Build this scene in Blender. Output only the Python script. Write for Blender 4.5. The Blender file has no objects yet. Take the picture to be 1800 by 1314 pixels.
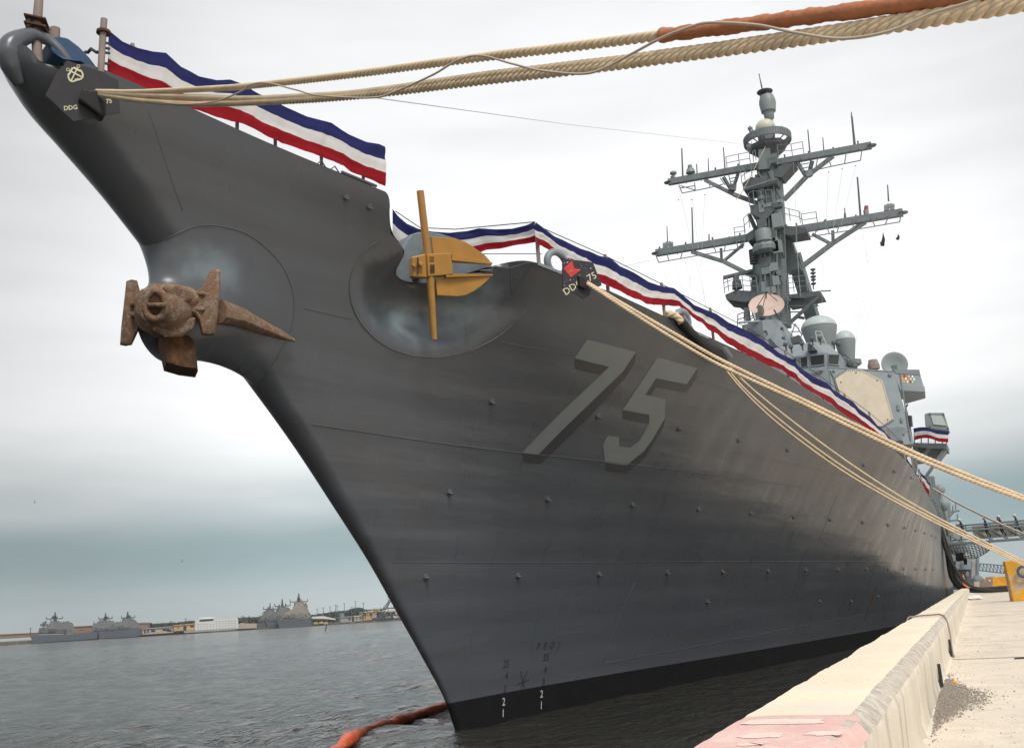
import bpy, bmesh, math, random
import numpy as np
from mathutils import Vector, Matrix, noise as mnoise
random.seed(75)
R = math.radians
scene = bpy.context.scene
C = scene.collection

# ------------------------------------------------------------ camera
# world frame = the ship's frame: +Y aft, +X to port (towards the quay), Z up, water at z = 0
F_PX, ROLL, CAM_H = 1800.0, R(3.5), 2.75
def hor(x): return 1125 - math.tan(ROLL) * x
VPX = 1765.0
_d = np.array([VPX - 900, 657 - hor(VPX), F_PX]); CY = _d / np.linalg.norm(_d)
_t = np.array([math.cos(ROLL), math.sin(ROLL), 0.0])
CZ = np.cross(CY, _t); CZ /= np.linalg.norm(CZ)
if CZ[1] < 0: CZ = -CZ
CX = np.cross(CY, CZ)
if CX[0] < 0: CX = -CX
MM = np.array([CX, CY, CZ])            # rows: world axes in (right, up, forward)
cam_d = bpy.data.cameras.new('camera'); cam = bpy.data.objects.new('camera', cam_d); C.objects.link(cam)
right, up, fwd = MM[:, 0], MM[:, 1], MM[:, 2]
rot = Matrix(((right[0], up[0], -fwd[0]), (right[1], up[1], -fwd[1]), (right[2], up[2], -fwd[2])))
cam.matrix_world = Matrix.Translation((0, 0, CAM_H)) @ rot.to_4x4()
cam_d.sensor_fit = 'HORIZONTAL'; cam_d.sensor_width = 36.0; cam_d.lens = F_PX / 1800 * 36.0
cam_d.clip_start = 0.05; cam_d.clip_end = 20000
scene.camera = cam

# ------------------------------------------------------------ sky and sun
SUN_EL, SUN_AZ = R(50), R(136)           # azimuth measured from +Y towards +X
world = bpy.data.worlds.new('World'); scene.world = world; world.use_nodes = True
def build_world():
    nt = world.node_tree; N = nt.nodes; Lk = nt.links; N.clear()
    out = N.new('ShaderNodeOutputWorld')
    sky = N.new('ShaderNodeTexSky'); sky.sky_type = 'NISHITA'; sky.sun_disc = False
    sky.sun_elevation = SUN_EL; sky.sun_rotation = SUN_AZ; sky.air_density = 1.5; sky.dust_density = 3
    bg1 = N.new('ShaderNodeBackground'); bg1.inputs[1].default_value = 0.07; Lk.new(sky.outputs[0], bg1.inputs[0])
    tc = N.new('ShaderNodeTexCoord'); sep = N.new('ShaderNodeSeparateXYZ'); Lk.new(tc.outputs['Generated'], sep.inputs[0])
    # cloud deck: layers by elevation, broken up by stretched noise
    mp = N.new('ShaderNodeMapping'); mp.inputs['Scale'].default_value = (1.2, 1.2, 7.0); Lk.new(tc.outputs['Generated'], mp.inputs[0])
    nz = N.new('ShaderNodeTexNoise'); nz.inputs['Scale'].default_value = 1.6; nz.inputs['Detail'].default_value = 5; nz.inputs['Roughness'].default_value = 0.5
    Lk.new(mp.outputs[0], nz.inputs[0])
    w = N.new('ShaderNodeMath'); w.operation = 'MULTIPLY_ADD'; Lk.new(nz.outputs[0], w.inputs[0]); w.inputs[1].default_value = 0.10; w.inputs[2].default_value = -0.05
    ad = N.new('ShaderNodeMath'); ad.operation = 'ADD'; Lk.new(sep.outputs[2], ad.inputs[0]); Lk.new(w.outputs[0], ad.inputs[1])
    mr = N.new('ShaderNodeMapRange'); mr.inputs[1].default_value = 0.0; mr.inputs[2].default_value = 0.8; Lk.new(ad.outputs[0], mr.inputs[0])
    cr = N.new('ShaderNodeValToRGB'); cr.color_ramp.interpolation = 'B_SPLINE'
    el = cr.color_ramp.elements
    stops = SKY_STOPS
    el[0].position = stops[0][0]; el[0].color = (*stops[0][1], 1); el[1].position = stops[-1][0]; el[1].color = (*stops[-1][1], 1)
    for p, c in stops[1:-1]:
        e = el.new(p); e.color = (*c, 1)
    Lk.new(mr.outputs[0], cr.inputs[0])
    # brighter part of the cloud deck lies ahead, greyer to both sides
    dt = N.new('ShaderNodeVectorMath'); dt.operation = 'DOT_PRODUCT'; Lk.new(tc.outputs['Generated'], dt.inputs[0])
    dt.inputs[1].default_value = Vector(SKY_BRIGHT).normalized()
    m2 = N.new('ShaderNodeMapRange'); m2.interpolation_type = 'SMOOTHSTEP'
    m2.inputs[1].default_value = 0.84; m2.inputs[2].default_value = 0.985; m2.inputs[3].default_value = SKY_SIDE; m2.inputs[4].default_value = 1.0
    Lk.new(dt.outputs['Value'], m2.inputs[0])
    n2 = N.new('ShaderNodeTexNoise'); n2.inputs['Scale'].default_value = 3.0; n2.inputs['Detail'].default_value = 6; Lk.new(mp.outputs[0], n2.inputs[0])
    m3 = N.new('ShaderNodeMapRange'); m3.inputs[1].default_value = .3; m3.inputs[2].default_value = .7; m3.inputs[3].default_value = 0.91; m3.inputs[4].default_value = 1.06; Lk.new(n2.outputs[0], m3.inputs[0])
    mu = N.new('ShaderNodeMath'); mu.operation = 'MULTIPLY'; Lk.new(m2.outputs[0], mu.inputs[0]); Lk.new(m3.outputs[0], mu.inputs[1])
    sc = N.new('ShaderNodeVectorMath'); sc.operation = 'SCALE'; Lk.new(cr.outputs[0], sc.inputs[0]); Lk.new(mu.outputs[0], sc.inputs['Scale'])
    bg2 = N.new('ShaderNodeBackground'); bg2.inputs[1].default_value = 1.0; Lk.new(sc.outputs[0], bg2.inputs[0])
    mx = N.new('ShaderNodeMixShader'); mx.inputs[0].default_value = 0.93; Lk.new(bg1.outputs[0], mx.inputs[1]); Lk.new(bg2.outputs[0], mx.inputs[2])
    Lk.new(mx.outputs[0], out.inputs[0])
# (sin(elevation)+noise)/0.8 -> linear colour
SKY_STOPS = [(0.0, (.50, .56, .565)), (0.03, (.44, .515, .53)), (0.075, (.215, .31, .335)), (0.115, (.26, .335, .355)), (0.165, (.56, .58, .59)), (0.225, (.80, .80, .80)),
             (0.36, (.72, .72, .72)), (0.6, (.60, .605, .61)), (1.0, (.57, .575, .59))]
SKY_BRIGHT = tuple(MM @ np.array([1000 - 900, 657 - 480, F_PX])); SKY_SIDE = 0.64
build_world()
sun_d = bpy.data.lights.new('sun', 'SUN'); sun = bpy.data.objects.new('sun', sun_d); C.objects.link(sun)
sun_d.energy = 1.5; sun_d.angle = R(18); sun_d.color = (1.0, .955, .89)
sv = Vector((math.sin(SUN_AZ) * math.cos(SUN_EL), math.cos(SUN_AZ) * math.cos(SUN_EL), math.sin(SUN_EL)))
sun.rotation_euler = sv.to_track_quat('Z', 'Y').to_euler()
vs = scene.view_settings
vs.view_transform = 'Standard'; vs.look = 'None'; vs.gamma = 1.0; vs.use_curve_mapping = False; vs.exposure = 0.75

# ------------------------------------------------------------ pixel -> place helpers
def ray(u, v): return MM @ np.array([u - 900, 657 - v, F_PX])
O = np.array([0, 0, CAM_H])
def at_x(u, v, x): r = ray(u, v); return O + r * (x / r[0])
def at_y(u, v, y): r = ray(u, v); return O + r * (y / r[1])
def at_z(u, v, z): r = ray(u, v); return O + r * ((z - CAM_H) / r[2])
def at_d(u, v, d): return O + ray(u, v) / F_PX * d          # d = depth along the lens axis
def proj(p):
    c = MM.T @ (np.array(p) - O); return 900 + F_PX * c[0] / c[2], 657 - F_PX * c[1] / c[2], c[2]

def pchip(xs, ys):
    xs = np.array(xs, float); ys = np.array(ys, float); h = np.diff(xs); d = np.diff(ys) / h
    m = np.zeros(len(xs)); m[0] = d[0]; m[-1] = d[-1]
    for i in range(1, len(xs) - 1):
        if d[i-1] * d[i] > 0:
            w1 = 2 * h[i] + h[i-1]; w2 = h[i] + 2 * h[i-1]; m[i] = (w1 + w2) / (w1 / d[i-1] + w2 / d[i])
    def f(x):
        x = min(max(x, xs[0]), xs[-1]); i = min(int(np.searchsorted(xs, x, side='right')) - 1, len(h) - 1)
        t = (x - xs[i]) / h[i]; t2 = t * t; t3 = t2 * t
        return float((2*t3 - 3*t2 + 1) * ys[i] + (t3 - 2*t2 + t) * h[i] * m[i] + (-2*t3 + 3*t2) * ys[i+1] + (t3 - t2) * h[i] * m[i+1])
    return f
def sstep(a, b, x):
    t = min(max((x - a) / (b - a), 0), 1); return t * t * (3 - 2 * t)

# ------------------------------------------------------------ hull form
XC, TIP = -12.2085, 9.4          # centreline x, stem head y
stem_L = pchip([-2, 0, .7, 1.8, 2.8, 3.9, 5.0, 6.2, 7.1, 8.1, 9.07, 9.87, 10.4, 10.8, 11.3, 12.2],
               [14.2, 13.0, 12.6, 11.6, 10.62, 9.55, 8.33, 6.95, 5.80, 4.45, 3.05, 1.92, 1.05, .40, 0.0, -.05])
sheer = pchip([-1, 0, 6.8, 10.6, 14, 17, 19, 21.5, 23.4, 24.8, 28, 31, 34, 36.5, 40, 45, 54, 64, 80, 150], [11.34, 11.3, 10.9, 10.36, 10.1, 9.87, 9.77, 9.67, 9.55, 9.42, 9.14, 8.83, 8.51, 8.22, 7.93, 7.6, 7.15, 6.85, 6.7, 6.6])
_bl = [0, 1.2, 2.6, 4.3, 6.5, 8.5, 10.8, 13, 15.6, 19, 24.4, 30.4, 36.7, 40, 50, 68, 85, 105, 145]
B1 = pchip([l - stem_L(sheer(l)) for l in _bl], [0, .38, .72, 1.12, 1.80, 2.5, 3.27, 3.99, 4.73, 5.51, 6.56, 7.52, 8.5, 8.75, 8.8, 8.45, 8.0, 7.2, 5.5])
B0 = pchip([0, 3, 5.7, 8.6, 12.4, 21, 38, 52, 65, 85, 105, 140], [0, .35, .80, 1.35, 2.15, 3.9, 6.8, 8.0, 8.1, 7.6, 6.8, 5])
REC_C = (9.2, 9.5); REC_R = (2.25, 1.3); REC_D = 1.15
def half(L, z, recess=True):
    s = L - stem_L(z)
    if s <= 0: return 0.0
    t = min(max(z / sheer(L), 0), 1); g = t ** 1.6
    b = (1 - g) * B0(s) + g * B1(s)
    r = .06 + .36 * t ** 1.5
    q = min(s / (1.5 * r), 1.0)
    b += r * math.sqrt(max(0, 1 - (1 - q) ** 2))
    if z < 0: b *= 1 + z * .03
    if recess:
        b -= recess_depth(L, z)
    return b
def recess_depth(L, z):
    a = (L - REC_C[0]) / REC_R[0]; c = (z - REC_C[1]) / REC_R[1]
    if c > 0: a *= 1 + (1.5 if a < 0 else .35) * c; c *= .25
    d = math.sqrt(a * a + c * c)
    if d >= 1: return 0.0
    k = (1 - d * d)
    return REC_D * k ** 2.1
def hull_p(L, z, off=0.0, recess=True):
    """point on the port shell, pushed outwards by off"""
    e = .03
    b = half(L, z, recess); p = np.array([XC + b, TIP + L, z])
    if off:
        p = p + hull_n(L, z, recess) * off
    return p
def top_edge(L):
    """upper edge of the port plating: the bulwark drops to the anchor pocket and rises again aft of it"""
    z = sheer(L) - .20 * sstep(.12, .32, L) * (1 - sstep(.5, .95, L))
    if 6.7 < L < 10.8:
        a = sstep(6.8, 7.45, L) * .85 + sstep(6.8, 8.4, L) * .15; b = 1 - sstep(9.5, 10.75, L)
        zn = 10.17 - .30 * sstep(7.4, 8.3, L); z = z + (zn - z) * a * b
    return z
def hull_n(L, z, recess=True):
    e = .04; b = half(L, z, recess)
    n = np.array([1.0, -(half(L + e, z, recess) - half(L - e, z, recess)) / (2 * e), -(half(L, z + e, recess) - half(L, z - e, recess)) / (2 * e)])
    return n / np.linalg.norm(n)
def hit(u, v, recess=True, k0=None):
    """first hit of the pixel's ray with the port shell -> (L, z)"""
    r = ray(u, v); r = r / r[1]
    def g(y):
        p = O + r * y; return p[0] - XC - half(p[1] - TIP, p[2], recess)
    y = TIP + .2; prev = g(y); step = .1
    while y < 150:
        y2 = y + step; gv = g(y2)
        p = O + r * y2
        if prev > 0 and gv <= 0 and (p[1] - TIP) > stem_L(p[2]) - .05:
            a, b = y, y2
            for _ in range(25):
                m = (a + b) / 2
                if g(m) > 0: a = m
                else: b = m
            p = O + r * b; return float(p[1] - TIP), float(p[2])
        prev = gv; y = y2; step = .1 + .004 * (y - TIP)
    return None
#--ENDMATH
# ------------------------------------------------------------ mesh toolkit
def wloc(o):
    v = Vector((0, 0, 0))
    while o: v += o.location; o = o.parent
    return v
class MB:
    """collects shapes (world coordinates) and builds ONE mesh object"""
    def __init__(s): s.v = []; s.f = []; s.m = []; s.uv = {}
    def add(s, vs, fs, mi=0):
        b = len(s.v); s.v += [tuple(map(float, p)) for p in vs]
        for f in fs: s.f.append(tuple(b + i for i in f)); s.m.append(mi)
        return b
    def box(s, lo, hi, mi=0):
        x0, y0, z0 = lo; x1, y1, z1 = hi
        s.add([(x0,y0,z0),(x1,y0,z0),(x1,y1,z0),(x0,y1,z0),(x0,y0,z1),(x1,y0,z1),(x1,y1,z1),(x0,y1,z1)],
              [(0,3,2,1),(4,5,6,7),(0,1,5,4),(1,2,6,5),(2,3,7,6),(3,0,4,7)], mi)
    def beam(s, p, q, w, h=None, up=(0, 0, 1), w2=None, h2=None, mi=0):
        p = Vector(p); q = Vector(q); h = h or w; w2 = w2 or w; h2 = h2 or (h if w2 == w else h * w2 / w)
        d = (q - p).normalized(); u = Vector(up)
        if abs(d.dot(u)) > .98: u = Vector((0, 1, 0))
        a = d.cross(u).normalized(); b = a.cross(d).normalized()
        vs = [p - a*w/2 - b*h/2, p + a*w/2 - b*h/2, p + a*w/2 + b*h/2, p - a*w/2 + b*h/2,
              q - a*w2/2 - b*h2/2, q + a*w2/2 - b*h2/2, q + a*w2/2 + b*h2/2, q - a*w2/2 + b*h2/2]
        s.add(vs, [(0,3,2,1),(4,5,6,7),(0,1,5,4),(1,2,6,5),(2,3,7,6),(3,0,4,7)], mi)
    def tube(s, pts, r, n=8, mi=0, cap=True, closed=False, sx=1.0):
        pts = [Vector(p) for p in pts]; N = len(pts)
        rs = r if isinstance(r, (list, tuple)) else [r] * N
        vs = []; ref = None
        for i, p in enumerate(pts):
            if closed: d = pts[(i+1) % N] - pts[i-1]
            else: d = pts[min(i+1, N-1)] - pts[max(i-1, 0)]
            d.normalize()
            if ref is None: ref = Vector((0, 0, 1)) if abs(d.z) < .9 else Vector((0, 1, 0))
            a = d.cross(ref); a.normalize(); b = a.cross(d); b.normalize(); ref = b
            for k in range(n):
                t = 2 * math.pi * k / n; vs.append(p + (a * math.cos(t) * sx + b * math.sin(t)) * rs[i])
        fs = []
        for i in range(N if closed else N - 1):
            j = (i + 1) % N
            for k in range(n):
                k2 = (k + 1) % n; fs.append((i*n + k, i*n + k2, j*n + k2, j*n + k))
        if cap and not closed:
            fs.append(tuple(range(n))[::-1]); fs.append(tuple((N-1)*n + k for k in range(n)))
        s.add(vs, fs, mi)
    def lathe(s, c, prof, n=24, axis=(0, 0, 1), mi=0):
        c = Vector(c); ax = Vector(axis).normalized(); q = Vector((0, 0, 1)).rotation_difference(ax)
        vs = []; N = len(prof)
        for r, z in prof:
            for k in range(n):
                t = 2 * math.pi * k / n; vs.append(c + q @ Vector((r * math.cos(t), r * math.sin(t), z)))
        fs = []
        for i in range(N - 1):
            for k in range(n):
                k2 = (k + 1) % n; fs.append((i*n + k, i*n + k2, (i+1)*n + k2, (i+1)*n + k))
        fs.append(tuple(range(n))[::-1]); fs.append(tuple((N-1)*n + k for k in range(n)))
        s.add(vs, fs, mi)
    def sphere(s, c, r, n=20, m=10, z0=-1.0, sc=(1, 1, 1), mi=0):
        c = Vector(c); prof = []
        a0 = math.asin(z0)
        for i in range(m + 1):
            a = a0 + (math.pi / 2 - a0) * i / m; prof.append((max(1e-4, math.cos(a)), math.sin(a)))
        vs = []; 
        for rr, z in prof:
            for k in range(n):
                t = 2 * math.pi * k / n; vs.append((c.x + rr*math.cos(t)*r*sc[0], c.y + rr*math.sin(t)*r*sc[1], c.z + z*r*sc[2]))
        fs = []
        for i in range(m):
            for k in range(n):
                k2 = (k + 1) % n; fs.append((i*n + k, i*n + k2, (i+1)*n + k2, (i+1)*n + k))
        fs.append(tuple(range(n))[::-1])
        s.add(vs, fs, mi)
    def prism(s, poly, ext, mi=0):
        """closed solid: polygon (3-D points) swept by vector ext"""
        poly = [Vector(p) for p in poly]; e = Vector(ext); n = len(poly)
        s.add(poly + [p + e for p in poly], [tuple(range(n))[::-1], tuple(range(n, 2*n))] + [(i, (i+1) % n, n + (i+1) % n, n + i) for i in range(n)], mi)
    def loft(s, rings, mi=0, cap=True):
        n = len(rings[0]); vs = [p for r in rings for p in r]; fs = []
        for i in range(len(rings) - 1):
            for k in range(n):
                k2 = (k + 1) % n; fs.append((i*n + k, i*n + k2, (i+1)*n + k2, (i+1)*n + k))
        if cap: fs.append(tuple(range(n))[::-1]); fs.append(tuple((len(rings)-1)*n + k for k in range(n)))
        s.add(vs, fs, mi)
    def build(s, name, mats, parent=None, smooth=False, bevel=0, loc=None, sub=0):
        me = bpy.data.meshes.new(name)
        off = wloc(parent) if parent else (Vector(loc) if loc is not None else Vector((0, 0, 0)))
        me.from_pydata([(x - off.x, y - off.y, z - off.z) for x, y, z in s.v], [], s.f)
        ms = mats if isinstance(mats, (list, tuple)) else [mats]
        for m in ms: me.materials.append(m)
        if len(ms) > 1: me.polygons.foreach_set('material_index', s.m)
        bm = bmesh.new(); bm.from_mesh(me); bmesh.ops.recalc_face_normals(bm, faces=bm.faces)
        for f in bm.faces: f.smooth = bool(smooth)
        if smooth == 'auto':
            for e in bm.edges:
                if len(e.link_faces) == 2 and e.calc_face_angle(0) > R(38): e.smooth = False
        bm.to_mesh(me); bm.free()
        o = bpy.data.objects.new(name, me); C.objects.link(o)
        if parent: o.parent = parent
        elif loc is not None: o.location = off
        if bevel:
            b = o.modifiers.new('bevel', 'BEVEL'); b.width = bevel; b.segments = 2; b.limit_method = 'ANGLE'; b.angle_limit = R(40)
        if sub:
            b = o.modifiers.new('smooth', 'SUBSURF'); b.levels = sub; b.render_levels = sub
        return o
def tag(o, label=None, cat=None, group=None, kind=None):
    if label: o['label'] = label
    if cat: o['category'] = cat
    if group: o['group'] = group
    if kind: o['kind'] = kind
    return o
def empty(name, loc, label, cat, group=None):
    o = bpy.data.objects.new(name, None); C.objects.link(o); o.location = loc; o.empty_display_size = .2
    bpy.context.view_layer.update()
    return tag(o, label, cat, group)
def copy_tree(o, parent=None):
    c = o.copy(); C.objects.link(c); c.parent = parent
    for ch in [x for x in bpy.data.objects if x.parent == o]: copy_tree(ch, c)
    return c
def V(p): return Vector((float(p[0]), float(p[1]), float(p[2])))
def at_plane(u, v, p0, n):
    r = ray(u, v); p0 = np.array(p0, float); n = np.array(n, float)
    return O + r * (np.dot(p0 - O, n) / np.dot(r, n))
def catmull(pts, n=8):
    pts = [np.array(p, float) for p in pts]; out = []
    P = [2*pts[0] - pts[1]] + pts + [2*pts[-1] - pts[-2]]
    for i in range(1, len(P) - 2):
        for k in range(n):
            t = k / n
            out.append(.5 * ((2*P[i]) + (P[i+1]-P[i-1])*t + (2*P[i-1]-5*P[i]+4*P[i+1]-P[i+2])*t*t + (3*P[i]-P[i-1]-3*P[i+1]+P[i+2])*t**3))
    out.append(pts[-1]); return out
def text_polys(s, size=1.0, shear=0.0, res=3, bold=0.0):
    """lettering as flat triangles (x right, y up), centred on x"""
    cu = bpy.data.curves.new('lettering', 'FONT'); cu.body = s; cu.size = size; cu.shear = shear; cu.align_x = 'CENTER'; cu.resolution_u = res; cu.offset = bold
    ob = bpy.data.objects.new('lettering', cu); me = bpy.data.meshes.new_from_object(ob)
    vs = [tuple(v.co) for v in me.vertices]; fs = [tuple(p.vertices) for p in me.polygons]
    bpy.data.objects.remove(ob); bpy.data.curves.remove(cu); bpy.data.meshes.remove(me)
    return vs, fs

# ------------------------------------------------------------ materials
def mat(name, col, rough=.6, var=.12, nscale=3.0, bump=.0, bscale=30.0, metal=0.0, spec=.5, col2=None, cscale=None, lo=.45, hi=.6, stretch=(1, 1, 1), coat=0.0):
    m = bpy.data.materials.new(name); m.use_nodes = True; nt = m.node_tree; N = nt.nodes; L = nt.links
    b = N['Principled BSDF']; b.inputs['Roughness'].default_value = rough; b.inputs['Metallic'].default_value = metal
    b.inputs['Specular IOR Level'].default_value = spec
    if coat: b.inputs['Coat Weight'].default_value = coat
    tc = N.new('ShaderNodeTexCoord'); mp = N.new('ShaderNodeMapping'); mp.inputs['Scale'].default_value = stretch; L.new(tc.outputs['Object'], mp.inputs[0])
    nz = N.new('ShaderNodeTexNoise'); nz.inputs['Scale'].default_value = nscale; nz.inputs['Detail'].default_value = 6; L.new(mp.outputs[0], nz.inputs[0])
    r = N.new('ShaderNodeMapRange'); r.inputs[1].default_value = .3; r.inputs[2].default_value = .7; r.inputs[3].default_value = 1 - var; r.inputs[4].default_value = 1 + var; L.new(nz.outputs[0], r.inputs[0])
    base = N.new('ShaderNodeRGB'); base.outputs[0].default_value = (*col, 1); cur = base.outputs[0]
    if col2:
        n2 = N.new('ShaderNodeTexNoise'); n2.inputs['Scale'].default_value = cscale or nscale * 2; n2.inputs['Detail'].default_value = 8; n2.inputs['Roughness'].default_value = .65; L.new(mp.outputs[0], n2.inputs[0])
        r2 = N.new('ShaderNodeMapRange'); r2.inputs[1].default_value = lo; r2.inputs[2].default_value = hi; L.new(n2.outputs[0], r2.inputs[0])
        mx = N.new('ShaderNodeMix'); mx.data_type = 'RGBA'; L.new(r2.outputs[0], mx.inputs[0]); L.new(cur, mx.inputs[6]); mx.inputs[7].default_value = (*col2, 1); cur = mx.outputs[2]
    sc = N.new('ShaderNodeVectorMath'); sc.operation = 'SCALE'; L.new(cur, sc.inputs[0]); L.new(r.outputs[0], sc.inputs['Scale']); L.new(sc.outputs[0], b.inputs['Base Color'])
    if bump:
        n3 = N.new('ShaderNodeTexNoise'); n3.inputs['Scale'].default_value = bscale; n3.inputs['Detail'].default_value = 5; L.new(mp.outputs[0], n3.inputs[0])
        bp = N.new('ShaderNodeBump'); bp.inputs['Strength'].default_value = min(1, bump); bp.inputs['Distance'].default_value = .02 * max(1, bump); L.new(n3.outputs[0], bp.inputs['Height']); L.new(bp.outputs[0], b.inputs['Normal'])
    return m
M = {}
M['super'] = mat('superstructure_grey_paint', (.245, .285, .305), .5, .07, 1.5, .05, 8)
M['mast'] = mat('mast_grey_paint', (.178, .21, .22), .5, .12, 2)
M['mastd'] = mat('dark_mast_paint', (.10, .113, .12), .6, .12, 3)
M['deck'] = mat('dark_deck_paint', (.05, .055, .06), .8, .1, 2)
M['hullgrey'] = mat('hull_fitting_grey', (.10, .108, .115), .45, .08, 3)
M['hullpale'] = mat('pale_worn_hull_grey', (.17, .21, .235), .5, .10, 1.2, .15, 6, col2=(.11, .125, .135), cscale=1.7, lo=.45, hi=.65)
M['numl'] = mat('hull_number_light_grey', (.215, .238, .245), .42, .05, 2)
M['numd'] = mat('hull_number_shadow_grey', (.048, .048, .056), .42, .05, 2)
M['mark'] = mat('draft_mark_dark_grey', (.045, .048, .056), .5, .05, 2)
M['markw'] = mat('draft_mark_white', (.6, .62, .62), .6, .1, 8)
M['black'] = mat('black_rubber', (.012, .012, .013), .65, .2, 6, .2, 40)
M['navyblk'] = mat('black_plate_paint', (.030, .029, .036), .6, .12, 5)
M['cream'] = mat('cream_paint', (.72, .68, .47), .7, .08, 15)
M['whitep'] = mat('white_paint', (.75, .75, .73), .7, .06, 9)
M['redp'] = mat('red_paint', (.55, .05, .04), .7, .15, 20)
M['ochre'] = mat('ochre_anchor_paint', (.40, .20, .035), .45, .12, 2.5, .08, 20, col2=(.27, .13, .03), cscale=5, lo=.55, hi=.8)
M['rust'] = mat('rusty_grey_iron', (.215, .125, .075), .92, .38, 55, 1.0, 45, col2=(.28, .225, .175), cscale=9, lo=.48, hi=.62)
M['rustdk'] = mat('dark_rust', (.075, .035, .018), .9, .3, 4, .5, 20, col2=(.23, .105, .035), cscale=3, lo=.52, hi=.7)
M['rope'] = mat('manila_coloured_rope', (.74, .59, .40), .85, .12, 4, .3, 160)
M['rope2'] = mat('thin_grey_brown_line', (.52, .44, .35), .9, .12, 4)
M['ropew'] = mat('pale_rigging_wire', (.42, .43, .42), .8, .05, 2)
M['leather'] = mat('orange_brown_canvas', (.44, .165, .075), .75, .18, 6, .4, 30)
M['wire'] = mat('dark_wire_rope', (.03, .03, .033), .6, .1, 2)
M['wood'] = mat('weathered_brown_grey_post', (.27, .215, .19), .8, .15, 6, .2, 30)
M['blue'] = mat('blue_tarpaulin', (.004, .042, .105), .6, .2, 4, .3, 8)
M['glass'] = mat('dark_bridge_glass', (.02, .024, .02), .15, .3, 3, spec=.25)
M['tan'] = mat('tan_radar_panel', (.56, .50, .40), .7, .07, 1.2, col2=(.50, .43, .33), cscale=2, lo=.5, hi=.7)
M['pink'] = mat('faded_pink_dish', (.62, .47, .40), .65, .05, 2)
M['radomel'] = mat('pale_radome', (.46, .52, .51), .5, .04, 1)
M['radomed'] = mat('grey_radome', (.235, .275, .28), .5, .05, 1)
M['dome'] = mat('cream_dome', (.60, .59, .47), .5, .04, 2)
M['panel'] = mat('pale_green_panel', (.50, .58, .55), .5, .05, 2)
M['conc'] = mat('quay_concrete', (.77, .68, .56), .85, .09, .9, .35, 45, col2=(.52, .455, .365), cscale=1.1, lo=.50, hi=.78)
M['yellow'] = mat('worn_yellow_paint', (.72, .36, .02), .7, .1, 4, .2, 30)
M['orange'] = mat('orange_vinyl_boom', (.78, .13, .03), .5, .12, 5, .4, 14, col2=(.55, .085, .02), cscale=4)
M['conepl'] = mat('orange_cone_plastic', (.75, .16, .03), .6, .06, 5)
M['cloth'] = mat('dark_navy_uniform', (.012, .013, .02), .9, .15, 8)
M['skin'] = mat('skin', (.42, .25, .18), .6, .05, 8)
M['brow'] = mat('gangway_blue_grey', (.13, .165, .18), .6, .08, 3)
M['stone'] = mat('gravel_grey', (.30, .265, .23), .9, .45, 60, .3, 80)

def specks(m, col=(.13, .115, .095, 1), scale=140, lo=.64, hi=.72, amt=.55):
    """exposed aggregate and dark grit in concrete"""
    nt = m.node_tree; N = nt.nodes; L = nt.links; b = N['Principled BSDF']; base = b.inputs['Base Color'].links[0].from_socket
    tc = N.new('ShaderNodeTexCoord'); n = N.new('ShaderNodeTexNoise'); n.inputs['Scale'].default_value = scale; n.inputs['Detail'].default_value = 2; L.new(tc.outputs['Object'], n.inputs[0])
    n2 = N.new('ShaderNodeTexNoise'); n2.inputs['Scale'].default_value = .9; n2.inputs['Detail'].default_value = 5; L.new(tc.outputs['Object'], n2.inputs[0])
    r2 = N.new('ShaderNodeMapRange'); r2.inputs[1].default_value = .35; r2.inputs[2].default_value = .65; L.new(n2.outputs[0], r2.inputs[0])
    r = N.new('ShaderNodeMapRange'); r.inputs[1].default_value = lo; r.inputs[2].default_value = hi; r.inputs[4].default_value = amt; L.new(n.outputs[0], r.inputs[0])
    q = N.new('ShaderNodeMath'); q.operation = 'MULTIPLY'; L.new(r.outputs[0], q.inputs[0]); L.new(r2.outputs[0], q.inputs[1])
    mx = N.new('ShaderNodeMix'); mx.data_type = 'RGBA'; L.new(q.outputs[0], mx.inputs[0]); L.new(base, mx.inputs[6]); mx.inputs[7].default_value = col; L.new(mx.outputs[2], b.inputs['Base Color'])
specks(M['conc'], scale=55, lo=.60, hi=.70)
specks(M['conc'], (.30, .26, .21, 1), 2.3, .56, .74, .55)
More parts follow.
